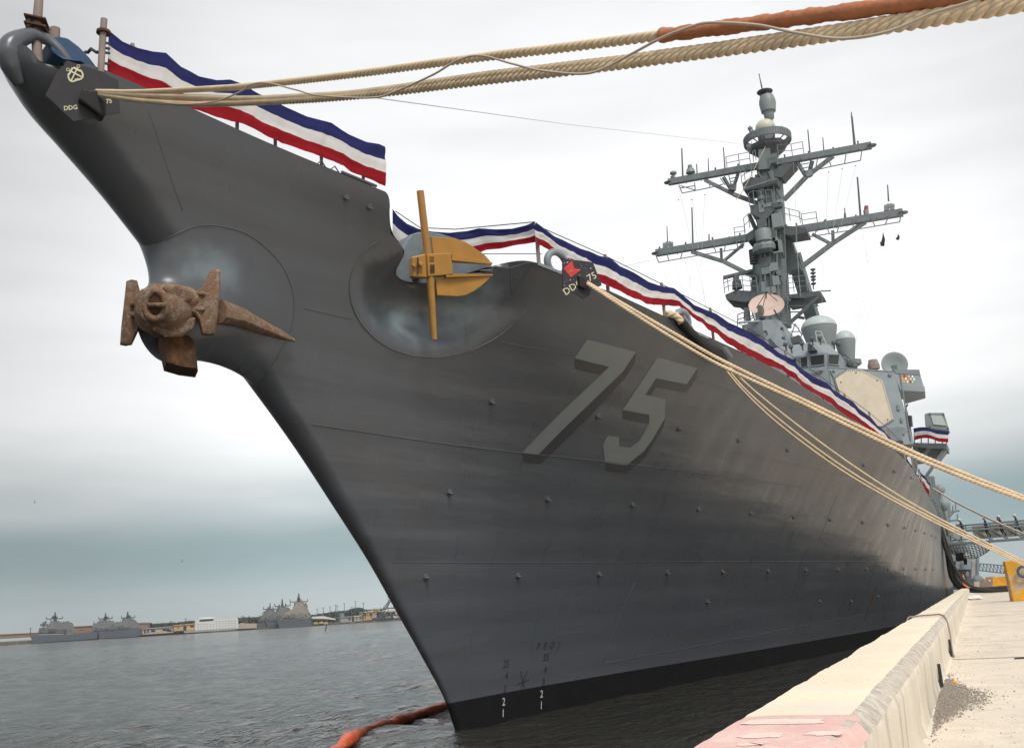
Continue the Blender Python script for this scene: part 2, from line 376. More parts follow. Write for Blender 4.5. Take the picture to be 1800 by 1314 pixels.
def hull_mat():
    m = mat('hull_haze_grey_paint', (.103, .113, .130), .36, .06, .55, stretch=(1, .35, 1.6), spec=.45, col2=(.108, .106, .110), cscale=.5, lo=.5, hi=.75)
    nt = m.node_tree; N = nt.nodes; L = nt.links; b = N['Principled BSDF']
    tc = N.new('ShaderNodeTexCoord')
    # plate strakes slightly hollow between the frames, plus roller texture
    mp = N.new('ShaderNodeMapping'); mp.inputs['Scale'].default_value = (.5, .16, 1.5); L.new(tc.outputs['Object'], mp.inputs[0])
    n1 = N.new('ShaderNodeTexNoise'); n1.inputs['Scale'].default_value = 1.0; n1.inputs['Detail'].default_value = 3; L.new(mp.outputs[0], n1.inputs[0])
    mp2 = N.new('ShaderNodeMapping'); mp2.inputs['Scale'].default_value = (1, 1.2, .12); L.new(tc.outputs['Object'], mp2.inputs[0])
    n2 = N.new('ShaderNodeTexNoise'); n2.inputs['Scale'].default_value = 1.2; n2.inputs['Detail'].default_value = 2; L.new(mp2.outputs[0], n2.inputs[0])
    a = N.new('ShaderNodeMath'); a.operation = 'MULTIPLY_ADD'; L.new(n2.outputs[0], a.inputs[0]); a.inputs[1].default_value = .07; L.new(n1.outputs[0], a.inputs[2])
    wv = N.new('ShaderNodeTexWave'); wv.wave_type = 'BANDS'; wv.bands_direction = 'Z'; wv.inputs['Scale'].default_value = .40; wv.inputs['Distortion'].default_value = 2.2; wv.inputs['Detail'].default_value = 2; wv.inputs['Detail Scale'].default_value = .35
    mpw = N.new('ShaderNodeMapping'); mpw.inputs['Scale'].default_value = (.3, .12, 1); L.new(tc.outputs['Object'], mpw.inputs[0]); L.new(mpw.outputs[0], wv.inputs[0])
    wv2 = N.new('ShaderNodeTexWave'); wv2.wave_type = 'BANDS'; wv2.bands_direction = 'Y'; wv2.inputs['Scale'].default_value = .13; wv2.inputs['Distortion'].default_value = 1.5; wv2.inputs['Detail'].default_value = 1; L.new(tc.outputs['Object'], wv2.inputs[0])
    a2 = N.new('ShaderNodeMath'); a2.operation = 'MULTIPLY_ADD'; L.new(wv.outputs['Fac'], a2.inputs[0]); a2.inputs[1].default_value = .22; L.new(a.outputs[0], a2.inputs[2])
    a3 = N.new('ShaderNodeMath'); a3.operation = 'MULTIPLY_ADD'; L.new(wv2.outputs['Fac'], a3.inputs[0]); a3.inputs[1].default_value = .16; L.new(a2.outputs[0], a3.inputs[2]); a = a3
    bp = N.new('ShaderNodeBump'); bp.inputs['Strength'].default_value = .28; bp.inputs['Distance'].default_value = .10; L.new(a.outputs[0], bp.inputs['Height']); L.new(bp.outputs[0], b.inputs['Normal'])
    # vertical drip streaks and scuffs change the gloss a little
    rr = N.new('ShaderNodeMapRange'); rr.inputs[1].default_value = .3; rr.inputs[2].default_value = .7; rr.inputs[3].default_value = .24; rr.inputs[4].default_value = .40; L.new(n2.outputs[0], rr.inputs[0]); L.new(rr.outputs[0], b.inputs['Roughness'])
    # sky highlight at the anchors painted into the colour, mixed with pale scuffed paint
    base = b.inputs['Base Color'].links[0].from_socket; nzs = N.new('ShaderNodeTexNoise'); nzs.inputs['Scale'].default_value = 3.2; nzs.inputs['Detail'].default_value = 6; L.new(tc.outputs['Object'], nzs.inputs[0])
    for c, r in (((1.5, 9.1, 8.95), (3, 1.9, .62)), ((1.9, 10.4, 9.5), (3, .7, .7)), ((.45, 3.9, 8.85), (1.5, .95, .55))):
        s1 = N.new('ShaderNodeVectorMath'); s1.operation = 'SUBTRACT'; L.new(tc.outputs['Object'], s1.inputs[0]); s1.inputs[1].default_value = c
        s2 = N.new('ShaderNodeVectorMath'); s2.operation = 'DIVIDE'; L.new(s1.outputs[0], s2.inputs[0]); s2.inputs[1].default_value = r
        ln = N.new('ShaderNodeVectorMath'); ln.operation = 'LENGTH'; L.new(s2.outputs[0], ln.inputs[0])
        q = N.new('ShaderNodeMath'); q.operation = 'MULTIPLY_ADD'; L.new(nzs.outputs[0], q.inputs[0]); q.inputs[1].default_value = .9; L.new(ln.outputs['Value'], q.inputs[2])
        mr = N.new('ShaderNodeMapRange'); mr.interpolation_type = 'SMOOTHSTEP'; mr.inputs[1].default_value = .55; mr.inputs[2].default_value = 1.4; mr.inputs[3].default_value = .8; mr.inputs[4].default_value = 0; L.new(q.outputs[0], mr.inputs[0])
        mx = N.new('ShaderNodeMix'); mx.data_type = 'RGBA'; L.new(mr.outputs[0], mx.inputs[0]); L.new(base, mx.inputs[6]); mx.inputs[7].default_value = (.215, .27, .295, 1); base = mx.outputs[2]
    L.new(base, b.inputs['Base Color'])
    return m
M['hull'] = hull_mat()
M['boot'] = mat('black_boot_topping', (.010, .010, .011), .35, .3, 2, .2, 10)
# ============================================================ THE DESTROYER
ship = empty('warship', (XC, TIP, 0), 'large grey destroyer with a shadowed 75 on its flared bow beside the quay', 'warship')

def build_hull():
    S = [0, .015, .04, .08, .13, .2, .28, .36, .45]
    x = .55
    while x < 12: S.append(x); x += .07 if 5.0 < x < 9.5 else .1
    while x < 40: S.append(x); x += .5
    while x <= 126: S.append(x); x += 2.0
    zlow = [-1.6, -1.0, -.5, 0, .35, .7]
    T = [i / 88 for i in range(89)]
    vs = []; fs = []; mi = []
    nr = len(zlow) + len(T) - 1
    for side in (1, -1):
        base = len(vs)
        for s in S:
            Lt = s
            for _ in range(12): Lt = s + stem_L(sheer(Lt))
            zt = sheer(Lt)
            rows = zlow + [.7 + (zt - .7) * t for t in T[1:]]
            for z in rows:
                L = stem_L(z) + s
                if side > 0: z = min(z, top_edge(L))
                vs.append((XC + side * half(L, z, side > 0), TIP + L, z))
        for i in range(len(S) - 1):
            for j in range(nr - 1):
                a = base + i * nr + j; q = (a, a + nr, a + nr + 1, a + 1)
                fs.append(q if side > 0 else q[::-1]); mi.append(1 if j < len(zlow) - 1 else 0)
    # transom
    n = len(S) * nr; last = (len(S) - 1) * nr
    for j in range(nr - 1):
        fs.append((last + j, n + last + j, n + last + j + 1, last + j + 1)); mi.append(1 if j < len(zlow) - 1 else 0)
    me = bpy.data.meshes.new('hull'); me.from_pydata([(x - XC, y - TIP, z) for x, y, z in vs], [], fs)
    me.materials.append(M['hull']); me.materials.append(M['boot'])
    me.polygons.foreach_set('material_index', mi)
    bm = bmesh.new(); bm.from_mesh(me); bmesh.ops.remove_doubles(bm, verts=bm.verts, dist=1e-4)
    bmesh.ops.recalc_face_normals(bm, faces=bm.faces)
    for f in bm.faces: f.smooth = True
    bm.to_mesh(me); bm.free()
    o = bpy.data.objects.new('hull', me); C.objects.link(o); o.parent = ship
    return o
hull = build_hull()
# deck, a little below the edge of the plating
d = MB(); Ls = [2.4, 3, 4.5, 6] + list(range(8, 126, 2))
for a, b in zip(Ls[:-1], Ls[1:]):
    q = []
    for L, sd in ((a, 1), (b, 1), (b, -1), (a, -1)):
        dz = .95 if L < 7 else (.6 if L < 11 else .08)
        q.append((XC + sd * max(.02, half(L, sheer(L) - dz, False) - (2.0 if sd > 0 and 6 <= L <= 12 else .02)), TIP + L, sheer(L) - dz))
    d.add(q, [(0, 1, 2, 3)])
d.build('deck', M['deck'], ship)

# weld beads along the plate strakes
def seam(pts, r=.012):
    r *= .7; m = MB(); m.tube([hull_p(L, z, .0) for L, z in pts], r, 5); m.build('weld_seam', M['hullgrey'], hull, smooth=True)
seam([(stem_L(6.53) + .12 + k * .4, 6.53 - .0008 * k) for k in range(58)], .018)
seam([(stem_L(3.9) + .1 + k * .5, 3.9) for k in range(70)], .013)
seam([(6.1 + k * .25, 8.6 + .004 * k) for k in range(6)] , .011)
seam([(11.2 + k * .4, 8.76) for k in range(40)], .012)
seam([(19.9 + k * .6, 1.05 + .013 * k) for k in range(40)], .012)
seam([(19.85 + .1 * k, 1.05 + .32 * k) for k in range(8)], .009)
seam([(1.9 + .1 * k, 10.95 - .11 * k) for k in range(13)], .008)
seam([(23 + k * .4, 7.2 - .004 * k) for k in range(30)], .012)
seam([(33 + .08 * k, 6.4 - .35 * k) for k in range(16)], .010)
# cover plate edge round the side-anchor pocket and round the stem hawse
m = MB(); m.tube([hull_p(REC_C[0] + REC_R[0] * 1.01 * math.cos(a), min(REC_C[1] + REC_R[1] * 1.01 * math.sin(a), 10.1), .003) for a in [R(150 + 8 * k) for k in range(27)]], .012, 5)
m.build('weld_seam', M['hullgrey'], hull, smooth=True)

m = MB(); tri = [(936, 460), (922, 463), (897, 471), (898, 495), (899, 519), (911, 500), (924, 479), (936, 460)]
m.tube([hull_p(*hit(u, v), .004) for u, v in tri if hit(u, v)], .010, 5); m.build('weld_seam', M['hullgrey'], hull)
m = MB(); m.tube([hull_p(*hit(906.5 + 3.6 * math.cos(a), 491 + 4.2 * math.sin(a)), .004) for a in [2*math.pi*k/14 for k in range(14)]], .008, 5, closed=True); m.build('plate_mark', M['hullgrey'], hull)
# ---- bolster that carries the stem anchor: trumpet from the shell to a mouth ahead of the stem
P_ring = [(stem_L(9.12), 9.12), (3.35, 9.42), (3.83, 9.56), (4.5, 9.55), (5.24, 9.27), (5.71, 8.85), (5.92, 8.37), (5.87, 7.94), (5.75, 7.5), (5.72, 7.2), (stem_L(6.98), 6.98)]
NR = 48
mt = at_x(266, 500, XC); mb_ = at_x(300, 636, XC)
mouth_c = (mt + mb_) / 2; mouth_u = (mt - mb_); mouth_h = np.linalg.norm(mouth_u) / 2; mouth_u = mouth_u / (2 * mouth_h)
mouth_ax = np.cross(mouth_u, np.array([1.0, 0, 0])); mouth_ax = mouth_ax / np.linalg.norm(mouth_ax)
if mouth_ax[1] > 0: mouth_ax = -mouth_ax
ringpts = catmull([hull_p(L, z, .004) if 0 < i < len(P_ring) - 1 else np.array([XC, TIP + L - .01, z]) for i, (L, z) in enumerate(P_ring)], 10)
for p in ringpts:
    bb_ = half(p[1] - TIP, p[2]) + .006
    if p[0] - XC < bb_: p[0] = XC + bb_
acc = np.concatenate([[0], np.cumsum([np.linalg.norm(ringpts[i+1] - ringpts[i]) for i in range(len(ringpts) - 1)])]); acc /= acc[-1]
def on_ring(t):
    return np.array([np.interp(t, acc, [p[k] for p in ringpts]) for k in range(3)])
rings = []
Hr = []; Mr = []
for k in range(NR):
    th = 2 * math.pi * k / NR
    if th <= math.pi: h = on_ring(th / math.pi)
    else:
        h = on_ring((2 * math.pi - th) / math.pi).copy(); h[0] = 2 * XC - h[0]
    Hr.append(h); Mr.append(mouth_c + np.array([1, 0, 0]) * math.sin(th) * .52 + mouth_u * math.cos(th) * mouth_h)
for k in (0, .05, .1, .16, .23, .31, .4, .5, .6, .7, .8, .9, 1.0):
    kr = 1 - (1 - k) ** 1.75; ka = k ** 1.25; rg = []
    for h, m_ in zip(Hr, Mr):
        v = m_ - h; axc = mouth_ax * np.dot(v, mouth_ax); p_ = h + (v - axc) * kr + axc * ka
        if k < .75:
            bb_ = half(p_[1] - TIP, p_[2]) + .012 * min(1, k * 8) + .004; xx = abs(p_[0] - XC)
            if xx < bb_ and bb_ > .03: p_[0] = XC + math.copysign(bb_, p_[0] - XC if abs(p_[0] - XC) > 1e-6 else 1)
        rg.append(p_)
    rings.append(rg)
for sc_, fw in ((.93, .05), (.82, .05), (.70, -.05), (.6, -.3)):
    rings.append([mouth_c + (m_ - mouth_c) * sc_ + mouth_ax * fw for m_ in Mr])
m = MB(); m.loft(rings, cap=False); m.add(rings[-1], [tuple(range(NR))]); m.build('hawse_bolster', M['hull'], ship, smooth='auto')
m = MB(); m.tube([p for p in ringpts], .010, 5); m.build('weld_seam', M['hullgrey'], hull, smooth=True)

# ---- billboard plate behind the side anchor
PB = at_x(790, 465, XC + 1.75); NB = np.array([.80, -.58, -.12]); NB /= np.linalg.norm(NB)
ol = [(717, 420), (722, 412), (735, 408), (755, 408), (775, 411), (800, 419), (828, 432), (850, 446), (861, 458), (866, 474), (868, 492), (862, 520), (830, 535), (770, 535), (735, 530), (706, 515), (694, 480), (702, 445)]
m = MB()
front = [at_plane(u, v, PB, NB) for u, v in ol]; cc = sum(front) / len(front)
rg = [front, [p - NB * .10 for p in front], [p - NB * .7 for p in front]]
rg.insert(0, [cc + (p - cc) * .97 + NB * .03 for p in front])
m.loft(rg); m.build('anchor_billboard', M['hullpale'], ship, smooth='auto')

# ---- bullnose chock at the stem head
m = MB()
bn = catmull([at_x(u, v, XC + dx) for u, v, dx in ((34, 150, .0), (20, 118, .01), (15, 94, .02), (22, 77, .04), (38, 67, .08), (60, 62, .16), (84, 71, .27), (104, 88, .38), (119, 108, .46), (128, 126, .50))], 6)
m.tube([V(p) for p in bn], list(np.interp(np.linspace(0, 9, len(bn)), range(10), [.08, .15, .175, .16, .13, .105, .085, .075, .07, .07])), 16); m.build('bullnose', M['hull'], ship, smooth=True)

# ---- pad eyes and freeing holes in three rows along the shell
eye_proto = None
def pad_eye(L, z, s=1.0):
    global eye_proto
    p = V(hull_p(L, z)); n = V(hull_n(L, z))
    if eye_proto is None:
        m = MB(); m.lathe((0, 0, 0), [(.085, -.02), (.085, .015), (.06, .03)], 12, (0, 0, 1))
        m.tube([Vector((math.cos(a) * .055, 0, .02 + math.sin(a) * .085)) for a in [math.pi * k / 8 for k in range(9)]], .02, 6)
        o = m.build('pad_eye', M['hullgrey'], None, smooth='auto'); eye_proto = o
    else:
        o = eye_proto.copy(); C.objects.link(o)
    o.parent = hull; o.location = p - Vector((XC, TIP, 0)); q = n.to_track_quat('Z', 'Y'); o.rotation_euler = q.to_euler(); o.scale = (s, s, s)
for k in range(9): pad_eye(11.97 + 3.66 * k, 7.54)
for k in range(14): pad_eye(11.58 + 3.66 * k, 5.47)
for k in range(14): pad_eye(11.24 + 3.66 * k, 3.57)
for L, z in ((25.5, 2.6), (36, 2.3), (40, 2.2), (44, 2.3), (6.1, 10.62), (6.65, 10.58)): pad_eye(L, z, .9 if z < 5 else .8)

# ---- painted number, draft marks: thin paint skins lying on the shell
def hull_patch(name, polys, material, off=.007, parent=None, cuts=5, label=None):
    bm = bmesh.new()
    for p in polys:
        f = bm.faces.new([bm.verts.new((u, v, 0)) for u, v in p])
    us = [p[0] for q in polys for p in q]; vv = [p[1] for q in polys for p in q]
    for ax_, lo, hi in ((0, min(us), max(us)), (1, min(vv), max(vv))):
        g = (math.floor(lo / 9) + 1) * 9 + .37
        while g < hi:
            co = [0, 0, 0]; no = [0, 0, 0]; co[ax_] = g; no[ax_] = 1
            bmesh.ops.bisect_plane(bm, geom=bm.verts[:] + bm.edges[:] + bm.faces[:], plane_co=co, plane_no=no); g += 9
    bmesh.ops.triangulate(bm, faces=bm.faces)
    bm.verts.index_update(); vs = []
    for v in bm.verts:
        h = hit(v.co.x, v.co.y); vs.append(hull_p(h[0], h[1], off))
    m = MB(); m.add(vs, [tuple(x.index for x in f.verts) for f in bm.faces]); bm.free()
    o = m.build(name, material, parent or hull, smooth=True)
    if label: o['label'] = label
    return o
def z36(l): return [(800 + x / 3.6, 560 + y / 3.6) for x, y in l]
hull_patch('hull_numeral', [z36([(835,130),(1143,210),(1062,333),(690,690),(525,858),(422,845),(640,620),(975,303),(755,248)])], M['numl'], label='pale grey numeral 7')
hull_patch('hull_numeral', [z36([(1280,243),(1535,313),(1465,413),(1272,375),(1203,480),(1330,508),(1324,633),(1245,768),(1195,835),(1085,925),(948,908),(935,795),(965,738),(1035,748),(1037,805),(1105,815),(1165,770),(1228,660),(1228,605),(1060,575),(1130,470)])], M['numl'], label='pale grey numeral 5')
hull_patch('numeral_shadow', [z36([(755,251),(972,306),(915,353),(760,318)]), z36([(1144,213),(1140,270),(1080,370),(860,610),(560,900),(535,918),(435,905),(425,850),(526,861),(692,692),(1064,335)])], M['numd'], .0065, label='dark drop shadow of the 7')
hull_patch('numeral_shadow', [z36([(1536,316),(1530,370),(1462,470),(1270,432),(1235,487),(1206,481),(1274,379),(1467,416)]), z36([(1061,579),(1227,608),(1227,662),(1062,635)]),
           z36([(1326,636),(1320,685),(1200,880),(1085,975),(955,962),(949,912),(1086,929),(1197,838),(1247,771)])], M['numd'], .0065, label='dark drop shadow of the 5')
def hull_text(s, u, v, size, material, shear=0.0, rise=0.0, name='draft_mark'):
    L0, z0 = hit(u, v); vs, fs = text_polys(s, size, shear, 3, .0025)
    m = MB(); m.add([hull_p(L0 + x * 1.08, z0 + y + rise * x, .007) for x, y, _ in vs], fs)
    o = m.build(name, material, hull); o['label'] = s if len(s) > 1 else 'numeral ' + s; return o
for t, u, v in (('25', 889, 1172), ('4', 890, 1193), ('3', 887, 1216)): hull_text(t, u, v, .26, M['mark'])
for t, u, v in (('35', 959, 1160), ('4', 958, 1182), ('3', 955, 1203)): hull_text(t, u, v, .26, M['mark'])
for t, u, v in (('2', 885, 1239), ('1', 884, 1259), ('2', 951.5, 1225), ('1', 951, 1245)): hull_text(t, u, v, .27, M['markw'])
for t, u, v in (('P', 945, 1140.5), ('R', 957, 1139.5), ('O', 969, 1138.5), ('J', 981, 1137.5)): hull_text(t, u, v, .25, M['mark'], .2)
L0, z0 = hit(919, 1198); m = MB()
for a in (8, 62, 118):
    for sg in (1,):
        c_, s_ = math.cos(R(a)), math.sin(R(a)); l = .27 if a < 20 else .32
        q = [(-l*c_ - .012*s_, -l*s_ + .012*c_), (l*c_ - .012*s_, l*s_ + .012*c_), (l*c_ + .012*s_, l*s_ - .012*c_), (-l*c_ + .012*s_, -l*s_ - .012*c_)]
        m.add([hull_p(L0 + x * 1.1, z0 + y, .007 + a * 1e-5) for x, y in q], [(0, 1, 2, 3)])
m.build('dome_symbol', M['mark'], hull)
# rust weep near a discharge, cracked stem paint
hull_patch('rust_streak', [[(1540, 1030), (1543, 1032), (1530, 1066), (1521, 1090), (1519, 1089), (1529, 1062)]], M['rustdk'], .006, cuts=1)

# ---- closed chocks on the deck edge
def chock(L, w, h, tilt_base=True):
    m = MB(); z = sheer(L); p = V(hull_p(L, z)) + Vector((-.16, 0, 0)); t = (V(hull_p(L + .5, sheer(L + .5))) - V(hull_p(L - .5, sheer(L - .5)))).normalized()
    upv = Vector((.15, 0, 1)).normalized()
    path = [p + t * math.cos(2*math.pi*k/32) * w + upv * (h + math.sin(2*math.pi*k/32) * h) for k in range(32)]
    m.tube(path, .085, 10, closed=True)
    m.beam(p - t * (w + .45), p + t * (w + .9), .30, .07)
    return m.build('chock', M['super'], ship, smooth='auto'), p, t
ck1 = chock(11.75, .33, .26); ck2 = chock(17.0, .34, .24)
m = MB(); m.beam(at_x(160, 212, XC + .95), at_x(163, 178, XC + .93), .30, .20, up=(0, 1, 0)); m.build('fairlead', M['super'], ship, bevel=.05)

# ---- guard rails: stanchions and wires
def edge_pt(L, inset=.20, dz=0.0):
    z = sheer(L); return np.array([XC + half(L, z, False) - inset, TIP + L, z + dz])
POSTS_A = [1.75, 3.75, 4.55, 5.55, 6.5]
POSTS_B = [11.25, 13.7, 16.2, 18.9, 21.2, 24.4, 27.8, 30.6, 33.6, 36.6, 40, 44, 49]
for Lp in POSTS_A:
    m = MB(); m.tube([edge_pt(Lp, dz=-.1), edge_pt(Lp, dz=.74 if Lp > 2 else .8)], .035, 6); m.build('stanchion', M['hullgrey'] if Lp > 2 else M['wood'], ship)
for Lp in POSTS_B:
    m = MB(); m.beam(edge_pt(Lp, dz=-.05), edge_pt(Lp, dz=1.08), .07, .07); m.build('stanchion', M['wood'], ship)
def wire(pts, r=.011, mt='wire', name='lifeline'):
    m = MB(); m.tube(pts, r, 5); return m.build(name, M[mt], ship)
wire([edge_pt(L, dz=.12) for L in np.linspace(1.3, 6.7, 14)])
wire([edge_pt(L, dz=.76) for L in POSTS_A])
wire([edge_pt(L, dz=1.05) for L in POSTS_B]); wire([edge_pt(L, dz=.14) for L in POSTS_B[1:]])
# clutter on the rail by the end of the bulwark
m = MB(); m.tube([edge_pt(5.9, .1, .10), edge_pt(6.7, .1, .10)], .03, 6)
for L in (5.3, 5.6): m.tube([edge_pt(L, .1, 0), edge_pt(L + .15, .1, .16), edge_pt(L + .3, .1, 0)], .015, 6)
m.build('rail_clamp', M['hullgrey'], ship)
# bow gear: stout posts, jackstaff with its bracket, blue tarpaulin over the winch
def px_tube(name, pts, x, r, mt, parent, n=8):
    m = MB(); m.tube([at_x(u, v, x) for u, v in pts], r, n); return m.build(name, M[mt], parent, smooth='auto')
jx = XC + .15
m = MB(); m.tube([at_x(73, -60, jx), at_x(68, 5, jx), at_x(64, 60, jx), at_x(66, 110, jx)], [.055, .065, .075, .075], 12); js = m.build('jackstaff', M['wood'], ship, smooth='auto')
m = MB()
for vy in (35, 48):
    a, b = at_x(46, vy, jx - .12), at_x(84, vy + 8, jx + .12); m.beam(a, b, .34, .025)
for u, v in ((50, 41), (66, 44), (82, 52)): m.beam(at_x(u, v - 6, jx), at_x(u, v + 8, jx), .06)
m.build('jackstaff_bracket', M['rustdk'], js)
tarp = MB(); tp = [(84, 72, .30), (100, 62, .30), (120, 66, .36), (140, 82, .45), (158, 100, .58), (172, 118, .68), (170, 128, .70), (140, 112, .62), (112, 104, .5), (92, 92, .38)]
f_ = [at_x(u, v, XC + dx) for u, v, dx in tp]; tarp.prism(f_, (-.75, .35, .02)); tarp.build('winch_cover', M['blue'], ship, bevel=.05)
m = MB(); m.beam(at_x(62, 72, XC), at_x(62, 50, XC), .18); m.build('winch_foot', M['blue'], ship)
px_tube('bitt', [(96, 76), (97, 50)], XC + .1, .075, 'wood', ship); px_tube('bitt', [(86, 112), (87, 88)], XC - .2, .06, 'wood', ship)
px_tube('bow_post', [(177, 128), (181, 60), (183, 34)], XC + .78, .052, 'wood', ship, 10)
m = MB(); m.lathe(at_x(182, 57, XC + .78), [(.11, -.02), (.11, .02)], 10); m.build('post_collar', M['rustdk'], ship)
for v in (75, 84, 92, 111):
    m = MB(); m.beam(at_x(181, v, XC + .80), at_x(193, v + 2, XC + .84), .03); m.build('post_cleat', M['wire'], ship)
m = MB()
for u, v, u2, v2 in ((86, 98, 104, 120), (92, 94, 98, 118), (150, 92, 160, 86), (160, 86, 178, 92)): m.tube([at_x(u, v, XC - .1), at_x((u + u2) / 2, (v + v2) / 2 + 3, XC), at_x(u2, v2, XC + .1)], .028, 6)
m.build('chain_stopper', M['wire'], ship)
# ============================================================ superstructure (coordinates read in an enlarged view, placed at their own distance)
def c5(x, y): return 1240 + x / 3.65, 440 + y / 3.65
def m4(x, y): return 1140 + x / 3.65, 110 + y / 3.65
def s5(x, y, Y): return V(at_y(*c5(x, y), Y))
def s4(x, y, Y=80.0): return V(at_y(*m4(x, y), Y))
nC = np.array([.66, -.74, .12]); nC /= np.linalg.norm(nC)
pC = at_y(*c5(780, 742), 62)
def ch(x, y, off=0.0): return V(at_plane(*c5(x, y), pC + nC * off, nC))
sup = None
def build_super():
    global sup
    TL, TR, BR = ch(780, 742), ch(1210, 772), ch(1338, 1240)
    dn = np.array([0, nC[2], -nC[1]]); 
    BL = V(at_plane(*c5(905, 1285), pC, nC)); BR.z = min(BR.z, 7.3) if BR.z < 9 else BR.z
    m = MB()
    m.prism([TL, TR, BR, BL], (-1.2, 9, 0))
    # front block across the ship
    mir = lambda p: Vector((2 * XC - p.x, p.y, p.z))
    m.prism([TL + Vector((0, .02, -.01)), BL + Vector((0, .02, 0)), mir(BL) + Vector((0, .02, 0)), mir(TL) + Vector((0, .02, -.01))], (0, 9, 0))
    m.prism([mir(TL), mir(TR), mir(BR), mir(BL)], (1.2, 9, 0))
    # tall block aft, carries the uptakes
    m.box((XC - 6.5, 71.5, 6.9), (XC + 5.2, 112, TL.z - .8))
    m.box((XC - 5, 90, 7), (XC + 4.3, 108, TL.z + 3.5))
    sup = m.build('superstructure', M['super'], ship, bevel=.04)
    # weld lines / ledge round the top
    m = MB()
    m.beam(ch(783, 748, .02), ch(1205, 776, .02), .05, .05); m.beam(ch(830, 1000, .01), ch(790, 760, .01), .03); m.beam(ch(1100, 1160, .012), ch(1318, 1160, .012), .03)
    m.build('ledge', M['super'], sup)
    m = MB(); m.beam(s5(662, 760, 61.7), s5(755, 765, 61.9), .12); m.build('ledge', M['radomed'], sup)
    # radar face
    outl = [(825, 822), (908, 768), (1005, 772), (1132, 838), (1202, 1085), (1128, 1132), (1035, 1122), (898, 1050)]
    m = MB(); m.prism([ch(x, y, -.02) for x, y in outl], nC * .10)
    rp = m.build('radar_panel', M['tan'], sup, bevel=.02)
    cx = sum(p[0] for p in outl) / 8; cy = sum(p[1] for p in outl) / 8
    m = MB(); pts = [ch(cx + (x - cx) * 1.02, cy + (y - cy) * 1.02, .03) for x, y in outl]
    m.tube(pts, .04, 6, closed=True)
    for i in range(8):
        a, b = outl[i], outl[(i + 1) % 8]
        n = int(math.hypot(b[0] - a[0], b[1] - a[1]) / 13)
        for k in range(n):
            x = a[0] + (b[0] - a[0]) * (k + .5) / n; y = a[1] + (b[1] - a[1]) * (k + .5) / n
            x = cx + (x - cx) * .985; y = cy + (y - cy) * .985
            m.beam(ch(x, y, .08), ch(x, y, .10), .05)
    m.build('panel_rim', M['mast'], rp)
    m = MB()
    for x, y in ((868, 845), (1100, 835), (1168, 1085), (965, 785)): m.lathe(ch(x, y, .08), [(.05, 0), (.05, .02)], 10, nC)
    m.build('panel_lug', M['mastd'], rp)
build_super()
# fittings on the deckhouse face
m = MB(); m.tube([ch(1250, 790, .05), ch(1262, 880, .05), ch(1300, 1120, .05), ch(1318, 1220, .05)], .045, 6); m.build('conduit', M['mast'], sup)
m = MB(); m.tube([ch(800, 770, .05), ch(830, 830, .05), ch(905, 1200, .05)], .04, 6); m.build('conduit', M['mast'], sup)
for x, y, w, h_ in ((1235, 1010, 9, 16), (1255, 1090, 8, 12), (1180, 800, 10, 7), (820, 775, 7, 6), (1170, 1190, 14, 18), (1265, 1160, 10, 22)):
    m = MB(); m.prism([ch(x - w, y - h_, .0), ch(x + w, y - h_, .0), ch(x + w, y + h_, .0), ch(x - w, y + h_, .0)], nC * .12); m.build('junction_box', M['mast'], sup, bevel=.015)
# bridge house
YA = 62.6
A = s5(770, 745, YA); zt = s5(770, 652, YA).z; zb = A.z - .1
Bx = s5(884, 740, YA + 2.0)
plan = [(A.x, YA), (Bx.x, YA + 2.0), (Bx.x, 71), (2*XC - Bx.x, 71), (2*XC - Bx.x, YA + 2), (2*XC - A.x, YA)]
m = MB(); m.loft([[(x, y, zb) for x, y in plan], [(x, y, zt) for x, y in plan]])
cc = (XC, 67)
m.loft([[(x, y, zt + .003) for x, y in plan], [(cc[0] + (x - cc[0]) * .86, cc[1] + (y - cc[1]) * .7, zt + 1.05) for x, y in plan]])
bridge = m.build('bridge', M['super'], sup, bevel=.03)
fn = np.array([0, -1, 0]); n2 = np.array([2.0, -(Bx.x - A.x), 0]); n2 = n2 / np.linalg.norm(n2)
def window(quad, p0, n):
    p0 = np.array(p0); n = np.array(n)
    pts = [V(at_plane(*c5(x, y), p0 + n * .03, n)) for x, y in quad]; c = sum(pts, Vector()) / 4
    m = MB(); m.tube([c + (p - c) * 1.06 for p in pts], .055, 4, closed=True); w = m.build('window', M['radomed'], bridge)
    m = MB(); m.prism([p for p in pts], -V(n) * .05); m.build('pane', M['glass'], w)
window([(672, 678), (760, 668), (760, 732), (678, 741)], A, fn)
window([(606, 690), (655, 683), (655, 742), (612, 748)], A, fn)
window([(558, 700), (584, 696), (584, 750), (562, 752)], A, fn)
window([(788, 668), (855, 671), (853, 735), (790, 731)], A, n2)
for x, y in ((520, 645), (555, 660), (625, 640), (690, 610), (740, 605), (830, 635), (860, 640)):
    p = s5(x, y, 62.2); m = MB(); m.beam(p, p + Vector((0, 0, .35)), .09); m.sphere(p + Vector((0, -.1, .4)), .15, 8, 5, sc=(1, .7, 1)); m.build('floodlight', M['mastd'], bridge)
m = MB(); m.prism([s5(655, 600, 62.4), s5(668, 590, 62.4), s5(715, 640, 62.4), s5(655, 645, 62.4)], (0, .5, 0)); m.build('alidade', M['mastd'], bridge)
m = MB()
for x, y0, y1 in ((885, 660, 745), (900, 668, 745), (925, 690, 748), (950, 715, 748)): m.tube([s5(x, y1, 67), s5(x, y0, 67)], .05, 6)
m.tube([s5(880, 655, 67), s5(955, 715, 67)], .045, 6); m.tube([s5(880, 690, 67), s5(960, 735, 67)], .045, 6)
for k in range(6): m.sphere(s5(890 + 13 * k, 700 + 6 * k + (k % 2) * 14, 66.5), .22, 8, 5)
